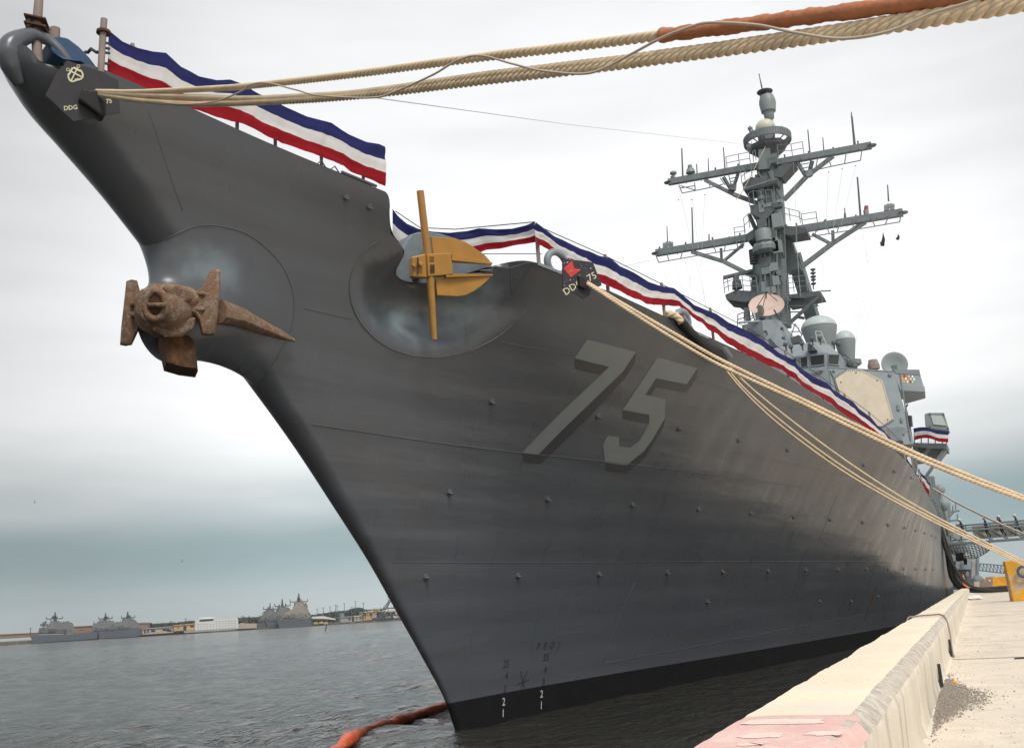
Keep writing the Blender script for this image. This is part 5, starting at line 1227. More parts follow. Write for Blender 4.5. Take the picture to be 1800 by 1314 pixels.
# ============================================================ QUAY AND KERB
_q = np.array([1713 - 900, 657 - hor(1713), F_PX]); QD = MM @ (_q / np.linalg.norm(_q)); QD[2] = 0; QD /= np.linalg.norm(QD); QN = np.array([QD[1], -QD[0], 0.0])
QZ = 1.75
def qp(s, t, z=QZ): p = QN * s + QD * t; return Vector((p[0], p[1], z))
def kmat(name, base, streak, vscale, bump=.5):
    m = mat(name, base, .85, .09, 1.3, bump, 60, col2=streak, cscale=vscale[0], lo=.46, hi=.66, stretch=vscale[1]); return m
M['ktop'] = mat('cream_kerb_paint', (.90, .79, .59), .85, .05, 1.4, .35, 90, col2=(.86, .78, .66), cscale=2.2, lo=.42, hi=.66)
M['kface'] = mat('streaked_kerb_concrete', (.74, .67, .56), .9, .10, 2.0, .5, 60, col2=(.38, .33, .27), cscale=5, lo=.52, hi=.75, stretch=(1, 1, .16))
M['kcham'] = mat('worn_kerb_edge', (.70, .635, .54), .9, .20, 22, 1.0, 70, col2=(.48, .42, .35), cscale=6, lo=.45, hi=.7)
M['kred'] = mat('faded_red_kerb_paint', (.80, .51, .46), .85, .08, 3, .35, 90, col2=(.86, .68, .59), cscale=5, lo=.5, hi=.75)
M['kwhite'] = mat('worn_white_stencil', (.88, .69, .62), .85, .1, 9, .2, 60)
specks(M['ktop'], (.42, .36, .27, 1), 40, .60, .72, .6); specks(M['kface'], (.25, .21, .16, 1), 60, .60, .7, .6); specks(M['kred'], (.85, .72, .62, 1), 30, .52, .7, .8)
m = MB(); q0, q1 = -30, 420
m.add([qp(-.98, q0, QZ), qp(80, q0, QZ), qp(80, q1, QZ), qp(-.98, q1, QZ), qp(-.98, q0, -3), qp(-.98, q1, -3), qp(80, q1, -3), qp(80, q0, -3)], [(0, 1, 2, 3), (0, 3, 5, 4), (3, 2, 6, 5), (1, 0, 4, 7), (2, 1, 7, 6)])
quay = tag(m.build('quay', M['conc']), 'pale concrete quay apron', None, None, 'structure')
m = MB()
for t in (15.2, 33, 49.5, 68, 90): m.prism([qp(-.44, t, QZ + .004), qp(20, t + .1, QZ + .004), qp(20, t + .13, QZ + .004), qp(-.44, t + .03, QZ + .004)], (0, 0, .002))
m.build('joint', M['rustdk'], quay)
m = MB(); m.prism([qp(.32, 14.9, QZ + .006), qp(.55, 14.95, QZ + .006), qp(.55, 15.02, QZ + .006), qp(.32, 14.97, QZ + .006)], (0, 0, .012)); m.build('drain_slot', M['black'], quay)
def build_kerb():
    ts = []; t = -2.0
    while t < 330: ts.append(t); t += .05 if t < 14 else (.12 if t < 40 else 1.0)
    prof = [(-1.0, -1.0, 0), (-1.0, 2.10, 0), (-.995, 2.215, 0), (-.965, 2.25, 0), (-.85, 2.252, 1), (-.68, 2.252, 1), (-.545, 2.25, 1), (-.505, 2.238, 2), (-.462, 2.19, 2), (-.452, 2.14, 3), (-.455, 1.98, 3), (-.458, 1.84, 3), (-.445, 1.77, 3), (-.40, 1.745, 3)]
    vs = []; fs = []; mi = []; n = len(prof)
    nv = lambda s, t, f, sd: mnoise.noise(Vector((s * f, t * f, sd)))
    for t in ts:
        for j, (s, z, k) in enumerate(prof):
            a = .012; ds = dz = 0
            if j in (1, 2, 3): ds = .022 * nv(0, t, .8, 1) + .006 * nv(0, t, 4, 2); dz = .010 * nv(0, t, 1.1, 3) + (-.006 * max(0, nv(0, t, 5, 4)))
            elif j in (4, 5): dz = 0
            elif j in (6, 7, 8): ds = .010 * nv(s, t, 1.3, 6) + .004 * nv(s, t, 9, 7) + .004 * nv(s, t, 19, 17); dz = (.006 * nv(s, t, 2, 8) - .010 * max(0, nv(s, t, 3.1, 9) - .2) - .006 * max(0, nv(s, t, 15, 19) - .25)) * (j > 6)
            else: ds = .010 * nv(z, t, 3, 10) + .006 * nv(z, t, 11, 11) + (.03 * nv(0, t, 4, 12) if j >= n - 2 else 0)
            vs.append(qp(s + ds, t, z + dz))
    for i in range(len(ts) - 1):
        for j in range(n - 1):
            fs.append((i*n + j, (i+1)*n + j, (i+1)*n + j + 1, i*n + j + 1)); tm = (ts[i] + ts[i+1]) / 2
            k = 0 if j in (2, 3, 4, 5) else (1 if j in (6, 7) else 2)
            edge = .04 * nv(0, prof[j][0], 9, 3)
            if 3.45 + edge < tm < 4.55 + edge and (k == 0 or k == 1): k = 3 if k == 0 else 3 if nv(j, tm, 5, 2) > -.1 else 1
            if 17.3 < tm < 17.8 and k == 0: k = 3
            mi.append(k)
    m = MB(); m.v = [tuple(v) for v in vs]; m.f = fs; m.m = mi
    o = m.build('kerb', [M['ktop'], M['kcham'], M['kface'], M['kred']], None, smooth='auto'); return tag(o, 'long cream painted concrete kerb along the quay edge with a faded red patch', None, None, 'structure')
kerb = build_kerb()
m = MB(); random.seed(8)
for s0, s1, t0, t1 in ((-.86, -.70, 3.86, 3.97), (-.63, -.50, 3.92, 4.02), (-.93, -.62, 4.25, 4.40), (-.83, -.73, 3.66, 3.72)):
    q = [(s0, t0), ((s0+s1)/2, t0 - .01), (s1, t0 + .01), (s1 - .01, t1), ((s0+s1)/2, t1 + .012), (s0 + .015, t1)]
    q = [((q[i][0] * (1 - f) + q[(i + 1) % 6][0] * f), (q[i][1] * (1 - f) + q[(i + 1) % 6][1] * f)) for i in range(6) for f in (0, .25, .5, .75)]
    m.add([qp(s + random.uniform(-.012, .012), t + random.uniform(-.016, .016), 2.2538 - .002 * (s > -.68) * (s + .68) / .135) for s, t in q], [tuple(range(len(q)))])
m.build('worn_stencil', M['kwhite'], kerb)
m = MB()
for t0, w in ((11.0, .16), (15.6, .22)): m.prism([qp(-.452, t0, QZ), qp(-.452, t0 + w * 1.6, QZ), qp(-.448, t0 + w * .4, QZ + .24)], tuple(QN * .03))
m.build('drain_hole', M['black'], kerb)
# brown rope laid across the kerb
pts = [qp(-1.02, 16.6, 2.0), qp(-1.0, 16.8, 2.25), qp(-.9, 17.3, 2.275), qp(-.7, 17.6, 2.275), qp(-.55, 17.5, 2.275), qp(-.47, 17.0, 2.22), qp(-.43, 16.4, 2.05), qp(-.42, 15.8, 1.86), qp(-.40, 15.5, 1.77)]
m = MB(); m.tube(catmull(pts, 8), .012, 8); tag(m.build('rope', M['wood'], None, smooth=True, loc=pts[0]), 'thin brown rope laid across the cream kerb', 'rope')
# loose gravel
random.seed(21); m = MB()
def stone(s, t, r, z=QZ):
    p = qp(s, t, z + r * .35); pts = []
    for d_ in ((1, 0, 0), (-1, 0, 0), (0, 1, 0), (0, -1, 0), (0, 0, .8), (0, 0, -.6)): pts.append(p + Vector(d_) * r * random.uniform(.6, 1.25) + Vector((random.uniform(-.3, .3), random.uniform(-.3, .3), 0)) * r)
    m.add(pts, [(0, 2, 4), (2, 1, 4), (1, 3, 4), (3, 0, 4), (2, 0, 5), (1, 2, 5), (3, 1, 5), (0, 3, 5)])
for k in range(5200):
    t = 9.9 + abs(random.gauss(0, 1)) * 1.0 * (1 if random.random() < .6 else -.75); e = math.exp(-((t - 10.2) / 1.2) ** 2); s = -.43 + abs(random.gauss(0, .13)) * (.3 + e)
    stone(s, t, random.choice((.004, .005, .006, .008, .011)), QZ + max(0, .035 * e * (1 - (s + .43) * 3)))
for k in range(700): stone(-.42 + abs(random.gauss(0, .5)), random.uniform(5.5, 22), random.choice((.003, .004, .006)))
for k in range(60): stone(-.2 + random.random() * 2.2, random.uniform(6, 25), random.choice((.008, .012)))
tag(m.build('gravel', M['stone']), 'loose grey gravel heaped against the foot of the kerb', None, None, 'stuff')
m = MB(); m.sphere(qp(-.33, 11.6, QZ + .02), .022, 8, 5, -.99, (1.2, 1, .8)); tag(m.build('orange_scrap', M['yellow'], None, loc=qp(-.33, 11.6)), 'tiny orange scrap lying on the gravel', 'litter')
# crumpled white bag
m = MB(); b = len(m.v); m.sphere(qp(-.15, 62, QZ + .10), .3, 24, 12, -.5, (1.7, .8, .5))
for i in range(b, len(m.v)):
    p = Vector(m.v[i]); m.v[i] = tuple(p + Vector((mnoise.noise(p * 3), mnoise.noise(p * 3 + Vector((9, 0, 0))), mnoise.noise(p * 4 + Vector((0, 5, 0))))) * .12)
tag(m.build('plastic_bag', M['whitep'], None, smooth=True, loc=qp(-.15, 62)), 'crumpled white plastic bag beside the kerb end', 'litter')
# worn yellow concrete block at the right edge
M['wornyel'] = mat('yellow_over_concrete', (.74, .37, .018), .75, .1, 3, .3, 30, col2=(.47, .41, .34), cscale=.9, lo=.47, hi=.52)
bx = tag(bpy.data.objects.new('concrete_barrier', None), 'worn yellow concrete block on the quay at the right edge', 'barrier'); C.objects.link(bx); bx.location = qp(1.5, 52); bpy.context.view_layer.update()
m = MB(); m.loft([[qp(1.45, 52, QZ), qp(4.4, 52, QZ), qp(4.4, 53.2, QZ), qp(1.35, 53.2, QZ)], [qp(1.40, 52.1, QZ + 1.1), qp(4.3, 52.1, QZ + 1.1), qp(4.3, 53.1, QZ + 1.1), qp(1.32, 53.1, QZ + 1.1)], [qp(1.36, 52.15, QZ + 1.78), qp(4.3, 52.15, QZ + 1.86), qp(4.3, 53.0, QZ + 1.86), qp(1.30, 53.0, QZ + 1.78)]]); m.build('block', M['wornyel'], bx, bevel=.04)
c = V(at_y(1799, 1004, 51.9)); m = MB(); m.tube([c + Vector((math.cos(a) * .22, 0, math.sin(a) * .22)) for a in [2*math.pi*k/20 for k in range(20)]], .06, 8, closed=True); m.build('lifting_ring', M['mastd'], bx, smooth=True)
# black shore cables from the ship's waist to the quay
cab = [[(1643, 898), (1650, 920), (1657, 945), (1666, 975), (1673, 1000), (1681, 1020), (1692, 1031), (1712, 1036), (1770, 1034)], [(1646, 905), (1656, 935), (1664, 965), (1668, 995), (1673, 1016), (1684, 1030), (1700, 1037), (1730, 1038), (1772, 1036)],
       [(1650, 915), (1660, 945), (1668, 970), (1677, 995), (1690, 1015), (1704, 1028), (1722, 1034), (1770, 1031)], [(1655, 940), (1662, 965), (1671, 985), (1682, 1005), (1695, 1021), (1712, 1032), (1740, 1036), (1770, 1037)], [(1648, 912), (1659, 940), (1669, 968), (1680, 1000), (1688, 1012), (1698, 1022)]]
for k, px in enumerate(cab):
    pth = persp_path(px, 70, 80 if k < 4 else 84, 8); m = MB(); m.tube(pth, (.13, .15, .12, .12, .08)[k], 8)
    tag(m.build('shore_cable', M['black'], None, smooth=True, loc=pth[0]), ('thick black cable hanging from the ship to the quay, the outermost of the bundle', 'black cable dipping lowest beside the kerb end', 'black cable curving into the bundle from above', 'black cable lying flattest toward the yellow block', 'thinnest short black cable ending near the orange cone')[k], 'cable', 'shore cables between ship and quay')
cn = qp(-.75, 88, 2.255); cone = empty('traffic_cone', cn, 'orange traffic cone standing on the far end of the kerb', 'cone')
m = MB(); m.lathe(cn, [(.30, 0), (.30, .05), (.20, .06), (.045, 1.0), (.03, 1.02)], 20); m.build('cone_body', M['conepl'], cone, smooth='auto')
m = MB(); m.lathe(cn, [(.150, .38), (.152, .39), (.118, .60), (.116, .61)], 20); m.build('reflective_band', M['whitep'], cone, smooth=True)
# yellow generator box behind
yb_ = qp(1.6, 100); gen = empty('generator_box', yb_, 'yellow equipment box with a brown door panel on the quay', 'generator')
P_ = lambda u, v, Y=100: V(at_y(u, v, Y))
m = MB(); m.prism([P_(1732, 1013), P_(1748, 1012), P_(1767, 1030), P_(1767, 1033), P_(1732, 1034)], (0, 2.2, 0)); m.prism([P_(1752, 1014, 101), P_(1770, 1012, 101), P_(1770, 1033, 101), P_(1752, 1034, 101)], (0, 2, 0)); m.build('housing', M['yellow'], gen, bevel=.03)
m = MB(); m.prism([P_(1733, 1015, 99.98), P_(1745, 1014.5, 99.98), P_(1745, 1032, 99.98), P_(1733, 1033, 99.98)], (0, -.03, 0)); dr = m.build('door', M['wood'], gen)
m = MB(); m.prism([P_(1738, 1018, 99.93), P_(1741, 1018, 99.93), P_(1741, 1021, 99.93), P_(1738, 1021, 99.93)], (0, -.02, 0))
m.build('notice', M['whitep'], dr)
for k, (u0, u1, v0, v1, Y, mt, lab) in enumerate(((1722, 1731, 1018, 1032, 112, 'wood', 'brown crate left of the yellow equipment box'), (1712, 1722, 1022, 1031, 118, 'tan', 'tan crate behind the black cables'), (1768, 1790, 1016, 1026, 130, 'tan', 'low tan container behind the yellow block'))):
    m = MB(); m.prism([P_(u0, v0, Y), P_(u1, v0, Y), P_(u1, v1 + 1, Y), P_(u0, v1 + 1, Y)], (0, 2, 0))
    w = P_(u1, v0, Y).x - P_(u0, v0, Y).x
    for j in range(4): x = P_(u0, v0, Y).x + w * (j + .5) / 4; m.box((x - .05, Y - .06, P_(u0, v1, Y).z), (x + .05, Y - .003, P_(u0, v0, Y).z))
    tag(m.build('crate', M[mt], None, loc=P_(u0, v1 + 1, Y)), lab, 'crate')

# ============================================================ GANGWAY, NET, SAILORS
GY = 100.0; dz_ = 6.38; x0, x1 = -5.4, 12.0
gw = empty('gangway', (x0, GY, dz_), 'blue grey truss gangway reaching from the quay to the ship', 'gangway')
m = MB()
for y in (GY - .7, GY + .7):
    m.beam((x0, y, dz_ - .35), (x1, y, dz_ - .35), .16, .18); m.beam((x0, y, dz_ + .72), (x1, y, dz_ + .72), .13, .14)
    n = 14
    for k in range(n):
        a = x0 + (x1 - x0) * k / n; b = x0 + (x1 - x0) * (k + 1) / n; m.beam((a, y, dz_ + .7), (a, y, dz_ - .3), .09)
        m.beam((a, y + .002, dz_ + .7), (b, y + .002, dz_ - .3), .10, .10)
m.box((x0, GY - .65, dz_ - .06), (x1, GY + .65, dz_)); m.build('truss', M['brow'], gw)
m = MB()
for y in (GY - .7, GY + .7):
    m.tube([(x0 + 1, y, dz_ + 1.2), (x1, y, dz_ + 1.2)], .045, 6); m.tube([(x0 + 1, y, dz_ + .97), (x1, y, dz_ + .97)], .03, 6)
    for k in range(9): m.tube([(x0 + 1 + 2 * k, y, dz_ + .7), (x0 + 1 + 2 * k, y, dz_ + 1.2)], .04, 6)
m.build('handrail', M['brow'], gw)
m = MB(); m.box((-1.9, GY + .72, dz_ + .05), (x1, GY + .74, dz_ + 1.12)); m.build('canvas_screen', M['tan'], gw)
# landing tower on the quay that carries the far end
m = MB()
for sx in (10.5, 13.5):
    for sy in (GY - 1.5, GY + 1.5): m.beam((sx, sy, QZ), (sx, sy, dz_ - .45), .25)
m.box((10.2, GY - 1.8, dz_ - .45), (13.8, GY + 1.8, dz_ - .15)); m.build('landing_tower', M['brow'], gw)
nt_ = MB(); NX, NZ = 15, 8
def netp(i, j):
    s = i / NX; t = j / NZ; x = -4.4 + 3.7 * s; top = dz_ - .45 - .1 * math.sin(math.pi * s); bot = dz_ - 1.0 - .75 * math.sin(math.pi * s) + (.1 if s < .5 else 0)
    return Vector((x + .15 * math.sin(t * 2), GY - .85 - .35 * math.sin(math.pi * t), top + (bot - top) * t))
for i in range(NX + 1): nt_.tube([netp(i, j) for j in range(NZ + 1)], .032, 5)
for j in range(NZ + 1): nt_.tube([netp(i, j) for i in range(NX + 1)], .032, 5)
tag(nt_.build('safety_net', M['black'], None, loc=netp(0, 0)), 'black mesh safety net slung under the gangway', 'net')
def sailor(px, label, pose, lean=.12):
    x = float(at_y(px, 935, GY)[0]); root = empty('person', (x, GY, dz_), label, 'person', 'sailors walking on the gangway')
    Ln = -lean * .45  # towards the ship (left)
    J = {'pelvis': (0, 0, .95), 'chest': (Ln * .8, 0, 1.28), 'neck': (Ln * 1.25, 0, 1.48), 'head': (Ln * 1.6 - .02, 0, 1.64)}
    E_ = [('pelvis', 'chest'), ('chest', 'neck'), ('neck', 'head')]; Rd = {'pelvis': .15, 'chest': .175, 'neck': .065, 'head': .105}
    for sg, nm, (kx, kz, fx, fz), (ex, ez, hx_, hz) in ((-1, 'a', pose[0], pose[2]), (1, 'b', pose[1], pose[3])):
        J.update({nm+'hip': (0, sg*.10, .88), nm+'knee': (kx, sg*.11, kz), nm+'ank': (fx, sg*.11, fz), nm+'toe': (fx - .17, sg*.12, max(.03, fz - .05)), nm+'sho': (Ln*1.05, sg*.19, 1.42), nm+'elb': (Ln + ex, sg*.24, ez), nm+'wri': (Ln + hx_, sg*.20, hz), nm+'hand': (Ln + hx_ * 1.12, sg*.19, hz + (.06 if hz > 1.3 else -.06))})
        E_ += [('pelvis', nm+'hip'), (nm+'hip', nm+'knee'), (nm+'knee', nm+'ank'), (nm+'ank', nm+'toe'), ('chest', nm+'sho'), (nm+'sho', nm+'elb'), (nm+'elb', nm+'wri'), (nm+'wri', nm+'hand')]
        Rd.update({nm+'hip': .105, nm+'knee': .075, nm+'ank': .055, nm+'toe': .045, nm+'sho': .075, nm+'elb': .055, nm+'wri': .042, nm+'hand': .042})
    names = list(J); me = bpy.data.meshes.new('body'); me.from_pydata([J[k] for k in names], [(names.index(a), names.index(b)) for a, b in E_], [])
    o = bpy.data.objects.new('body', me); C.objects.link(o); o.parent = root
    sk = o.modifiers.new('skin', 'SKIN'); sk.use_smooth_shade = True; o.modifiers.new('sub', 'SUBSURF').render_levels = 2
    for k, sv_ in zip(names, me.skin_vertices[0].data): sv_.radius = (Rd[k], Rd[k]); sv_.use_root = (k == 'pelvis')
    me.materials.append(M['cloth'])
    hd = Vector(J['head']) + Vector((x, GY, dz_))
    m = MB(); m.sphere(hd + Vector((-.02, 0, -.01)), .112, 14, 10, -.99, (.95, .8, 1.15)); m.sphere(hd + Vector((-.135, 0, -.02)), .022, 6, 4, -.9); m.build('face', M['skin'], root, smooth=True)
    m = MB(); m.lathe(hd + Vector((-.01, 0, .06)), [(.105, -.01), (.125, .0), (.128, .07), (.10, .085), (.09, .11), (.02, .12)], 14, (-.15, 0, 1)); m.build('cap', M['whitep'], root, smooth=True)
walk = ((-.22, .52, -.20, .06), (.12, .50, .42, .12)); walk2 = ((-.10, .50, .06, .10), (.05, .49, .26, .10)); stand = ((-.03, .49, .0, .07), (.05, .49, .10, .07))
dn_ = (.05, 1.15, -.08, .95); dn2 = (.12, 1.15, .12, .92); fwd_ = (-.16, 1.24, -.36, 1.32); sal = (-.22, 1.42, -.16, 1.66)
sailor(1667, 'person in dark uniform at the ship end of the gangway, partly behind the lines', (stand[0], stand[1], fwd_, dn_), .08)
sailor(1693, 'person in dark uniform striding with one arm stretched forward, over the safety net', (walk[0], walk[1], fwd_, dn2), .16)
sailor(1735, 'person in dark uniform upright with arms down, third from the ship', (walk2[0], walk2[1], dn_, dn2), .06)
sailor(1762, 'person in dark uniform saluting with a raised arm, just under the brown line', (walk2[0], walk2[1], sal, dn2), .10)
sailor(1790, 'person in dark uniform nearest the right edge of the gangway', (walk[0], walk[1], dn_, dn2), .08)
# second gangway and the ship moored beyond
g2w = empty('gangway', P_(1722, 1000, 165), 'distant grey truss gangway low beyond the net', 'gangway'); m = MB()
for dy in (0, 2):
    for k in range(12):
        u = 1722 + 6.2 * k; a, b, c_, d_ = P_(u, 990 + k * .5, 165 + dy), P_(u + 6.2, 990.5 + k * .5, 165 + dy), P_(u, 1002 + k * .7, 165 + dy), P_(u + 6.2, 1002.7 + k * .7, 165 + dy)
        m.beam(a, b, .16); m.beam(c_, d_, .18); m.beam(a, c_, .12); m.beam(a, d_, .12)
m.build('truss', M['brow'], g2w)
m = MB(); m.tube([P_(1718, 1016, 140), P_(1718, 978, 140)], .22, 8); m.lathe(P_(1718, 1016, 140), [(.8, -1), (.7, 0), (.3, .4)], 10); tag(m.build('mooring_post', M['mast'], None, loc=P_(1718, 1026, 140)), 'slim grey post rising in front of the distant gangway', 'post')
bs = empty('warship', P_(1690, 1030, 190), 'grey warship moored astern, glimpsed behind the black cables', 'warship')
def bxs(m, l, Y, dep=6):
    for u0, v0, u1, v1 in l: m.prism([P_(u0, v0, Y), P_(u1, v0, Y), P_(u1, v1, Y), P_(u0, v1, Y)], (0, dep, 0))
m = MB(); bxs(m, [(1640, 985, 1708, 1036)], 192, 40); m.build('hull', M['hull'], bs)
m = MB(); bxs(m, [(1648, 958, 1696, 986), (1660, 940, 1688, 959), (1680, 970, 1706, 1000), (1664, 925, 1676, 941), (1690, 978, 1700, 992)], 190, 30); m.build('superstructure', M['super'], bs)
m = MB(); bxs(m, [(1682, 962, 1686, 972), (1690, 985, 1694, 1000), (1670, 948, 1674, 956), (1698, 1004, 1703, 1012), (1650, 965, 1660, 972)], 189.5, .3); m.build('opening', M['mast'], bs)
m = MB(); m.beam(P_(1664, 940, 196), P_(1669, 893, 196), .9, .9, w2=.4); m.beam(P_(1650, 903, 196), P_(1687, 897, 196), .35); m.beam(P_(1652, 916, 196), P_(1685, 914, 196), .3); m.beam(P_(1652, 928, 196), P_(1690, 924, 196), .3)
for u, v in ((1656, 901), (1675, 897), (1680, 892), (1683, 912)): m.tube([P_(u, v + 3, 196), P_(u, v - 9, 196)], .12, 5)
m.beam(P_(1655, 925, 196), P_(1676, 900, 196), .25); m.build('mast', M['mast'], bs)
m = MB(); m.sphere(P_(1699, 976, 188), .5, 14, 8); m.build('radome', M['radomel'], bs, smooth=True)

# ============================================================ OIL BOOM
bp_ = [at_z(u, v, .1) for u, v in ((800, 1236), (783, 1241), (740, 1252), (700, 1265), (660, 1277), (630, 1287), (607, 1303), (590, 1318), (560, 1350))]
pth = resample([V(p) for p in catmull(bp_, 10)], .06); m = MB(); random.seed(5); vs = []; nn = 14; N_ = len(pth)
for i, p in enumerate(pth):
    d_ = (pth[min(i+1, N_-1)] - pth[max(i-1, 0)]).normalized(); a = d_.cross(Vector((0, 0, 1))).normalized()
    rr_ = .135 + .025 * math.sin(i * .11) + .02 * mnoise.noise(Vector((i * .13, 0, 0)))
    pin = 1 - .35 * max(0, math.cos(i * .083)) ** 14
    for k in range(nn):
        t = 2*math.pi*k/nn; w = 1 + .22 * mnoise.noise(Vector((i * .10, math.cos(t) * 1.6, math.sin(t) * 1.6))) + .08 * mnoise.noise(Vector((i * .32, math.cos(t + i * .05) * 2.5, 4)))
        vs.append(p + a * math.cos(t) * rr_ * w * 1.05 + Vector((0, 0, math.sin(t) * rr_ * w * pin - .02)))
m.add(vs, [(i*nn + k, i*nn + (k+1) % nn, (i+1)*nn + (k+1) % nn, (i+1)*nn + k) for i in range(N_ - 1) for k in range(nn)])
tag(m.build('oil_boom', M['orange'], None, smooth=True, loc=pth[0]), 'wrinkled orange floating boom trailing from the bow across the water', 'boom')

# ============================================================ FAR SHORE
FD = 600.0; pF = at_d(350, 1112, FD); nF = ray(350, 1112); nF = np.array([nF[0], nF[1], 0]); nF /= np.linalg.norm(nF); kF = FD / F_PX
def fp(u, v, back=0.0): return V(at_plane(u, v, pF + nF * back, nF))
def f7(x, y): return 40 + x / 5.294, 1030 + y / 5.294
def f8(x, y): return 330 + x / 4.615, 1030 + y / 4.615
fh = mat('far_hull_grey', (.085, .10, .12), .7, .1, .05); fs_ = mat('far_superstructure_grey', (.175, .18, .178), .7, .15, .15); ft = mat('far_superstructure_tan', (.30, .265, .225), .7, .12, .12); fd_ = mat('far_dark_grey', (.06, .068, .08), .7, .1, .1)
fw = mat('far_white', (.66, .67, .66), .7, .06, .1); fo = mat('far_ochre_wall', (.55, .36, .17), .8, .1, .1); fb = mat('far_brown_wall', (.26, .165, .12), .8, .12, .05); fta = mat('far_tan_wall', (.45, .39, .31), .8, .1, .1); fg = mat('far_grey_wall', (.33, .33, .32), .8, .1, .1)
fsh = mat('far_shore_rock', (.09, .085, .07), .9, .3, .2, col2=(.2, .17, .12), cscale=.3); fd2 = mat('far_mid_grey', (.125, .132, .135), .7, .1, .1); fd3 = mat('far_mid_tan', (.21, .185, .16), .7, .1, .1)
fgl = mat('far_window', (.03, .035, .04), .3, .1, .1); ftr = mat('far_foliage', (.055, .07, .045), .9, .35, .15); fteal = mat('far_teal_wall', (.12, .27, .33), .8, .1, .1)
def fpoly(m, pts, cv, back, dep, mi=0): m.prism([fp(*cv(x, y), back) for x, y in pts], tuple(nF * dep), mi)
def far_ship(label, cv, back, hull_pts, sup_polys, mast_, yards, sup_mat, extra=()):
    base = fp(*cv(*hull_pts[-1]), back); r_ = empty('warship', base, label, 'warship', 'warships moored on the far shore')
    m = MB(); fpoly(m, hull_pts, cv, back, 13); m.build('hull', fh, r_)
    m = MB()
    for k, p in enumerate(sup_polys): fpoly(m, p, cv, back + 1.5 + k * .8, 9 - k)
    s_ = m.build('superstructure', sup_mat, r_)
    m = MB(); random.seed(int(base.x)); xs_ = [p[0] for p in sup_polys[0]]; ys_ = [p[1] for p in sup_polys[0]]
    for k in range(14):
        x = random.uniform(min(xs_) + 20, max(xs_) - 20); y = random.uniform((min(ys_) + max(ys_)) / 2, max(ys_) - 8); fpoly(m, [(x, y), (x + random.uniform(6, 18), y), (x + 12, y + 6), (x, y + 6)], cv, back + .8, .8)
    for e in extra: fpoly(m, e, cv, back - .1, .2)
    m.build('opening', fd_, s_)
    m = MB()
    for k in range(26):
        p = sup_polys[k % len(sup_polys)]; i = random.randrange(len(p) - 1); f = random.random(); x = p[i][0] + (p[i+1][0] - p[i][0]) * f; y = p[i][1] + (p[i+1][1] - p[i][1]) * f
        if y > max(ys_) - 12: continue
        w = random.uniform(3, 14); h = random.choice((4, 8, 14, 26)); w = w if h < 20 else 2.5
        fpoly(m, [(x - w, y - h), (x + w, y - h), (x + w, y + 8), (x - w, y + 8)], cv, back + 2 + k * .21, 2)
    for k in range(3):
        p = sup_polys[0]; x = min(xs_) + (max(xs_) - min(xs_)) * (k + .6) / 4; y = max(ys_) - (max(ys_) - min(ys_)) * random.uniform(.35, .55); w = (max(xs_) - min(xs_)) * .11
        fpoly(m, [(x - w, max(ys_) - 14), (x - w * .8, y), (x + w * .7, y - 3), (x + w, max(ys_) - 16)], cv, back + .9 + k * .1, 1.2)
    m.build('deckhouse', fd2 if sup_mat is fs_ else fd3, s_)
    m = MB(); hx = [p[0] for p in hull_pts]
    for k in range(30):
        x = min(hx) + (max(hx) - min(hx)) * (k + .5) / 30; y = float(np.interp(x, [p[0] for p in hull_pts[:3]], [p[1] for p in hull_pts[:3]])) if len(hull_pts) > 4 else float(np.interp(x, [hull_pts[0][0], hull_pts[1][0]], [hull_pts[0][1], hull_pts[1][1]]))
        m.beam(fp(*cv(x, y + 2), back + .3), fp(*cv(x, y - 9), back + .3), .14)
    m.build('rail', fd_, r_)
    m = MB()
    for p in mast_: fpoly(m, p, cv, back + 5, 1.2)
    for a, b in yards: m.beam(fp(*cv(*a), back + 5.5), fp(*cv(*b), back + 5.5), .5)
    for (a, b) in yards:
        for q in (a, b, ((a[0]+b[0])/2 + 25, (a[1]+b[1])/2)): m.beam(fp(*cv(q[0], q[1] + 4), back + 5.5), fp(*cv(q[0], q[1] - 22), back + 5.5), .28)
    m.build('mast', fd_, r_)
far_ship('long dark grey warship lying broadside on the far shore, leftmost of all', f7, 0, [(62, 455), (400, 446), (692, 425), (690, 486), (400, 507), (100, 528), (78, 485)], [[(130, 448), (160, 395), (240, 370), (250, 345), (300, 332), (400, 330), (455, 352), (480, 440)], [(230, 370), (255, 345), (270, 325), (330, 325), (345, 345), (390, 350), (400, 372)], [(165, 372), (185, 345), (215, 345), (235, 370)]],
    [[(283, 330), (292, 262), (298, 238), (304, 238), (306, 262), (318, 330)], [(265, 300), (275, 275), (310, 275), (318, 300)]], [((220, 303), (370, 298))], fs_, [[(225, 402), (310, 398), (310, 410), (225, 414)], [(385, 400), (408, 400), (408, 445), (385, 446)]])
far_ship('warship half hidden between the two broadside hulls on the left far shore', f7, 30, [(620, 432), (850, 415), (850, 470), (700, 482), (690, 482)], [[(640, 425), (655, 352), (720, 332), (840, 330), (862, 360), (860, 420)], [(715, 335), (740, 318), (810, 318), (830, 332)]], [[(757, 325), (766, 246), (773, 246), (785, 325)], [(748, 300), (760, 278), (785, 278), (795, 300)]], [((708, 303), (832, 298))], fs_)
far_ship('warship with its square grey superstructure right of the other two at left', f7, 4, [(748, 427), (950, 402), (1092, 392), (1102, 455), (1050, 467), (765, 484)], [[(800, 414), (850, 352), (955, 312), (1040, 310), (1078, 350), (1095, 398)], [(930, 314), (955, 300), (1020, 300), (1035, 312)], [(845, 365), (870, 340), (905, 338), (905, 365)]], [[(960, 305), (972, 234), (980, 234), (992, 305)], [(958, 290), (968, 268), (995, 268), (1000, 290)]], [((918, 295), (1042, 288))], fs_, [[(925, 388), (990, 384), (990, 396), (925, 400)]])
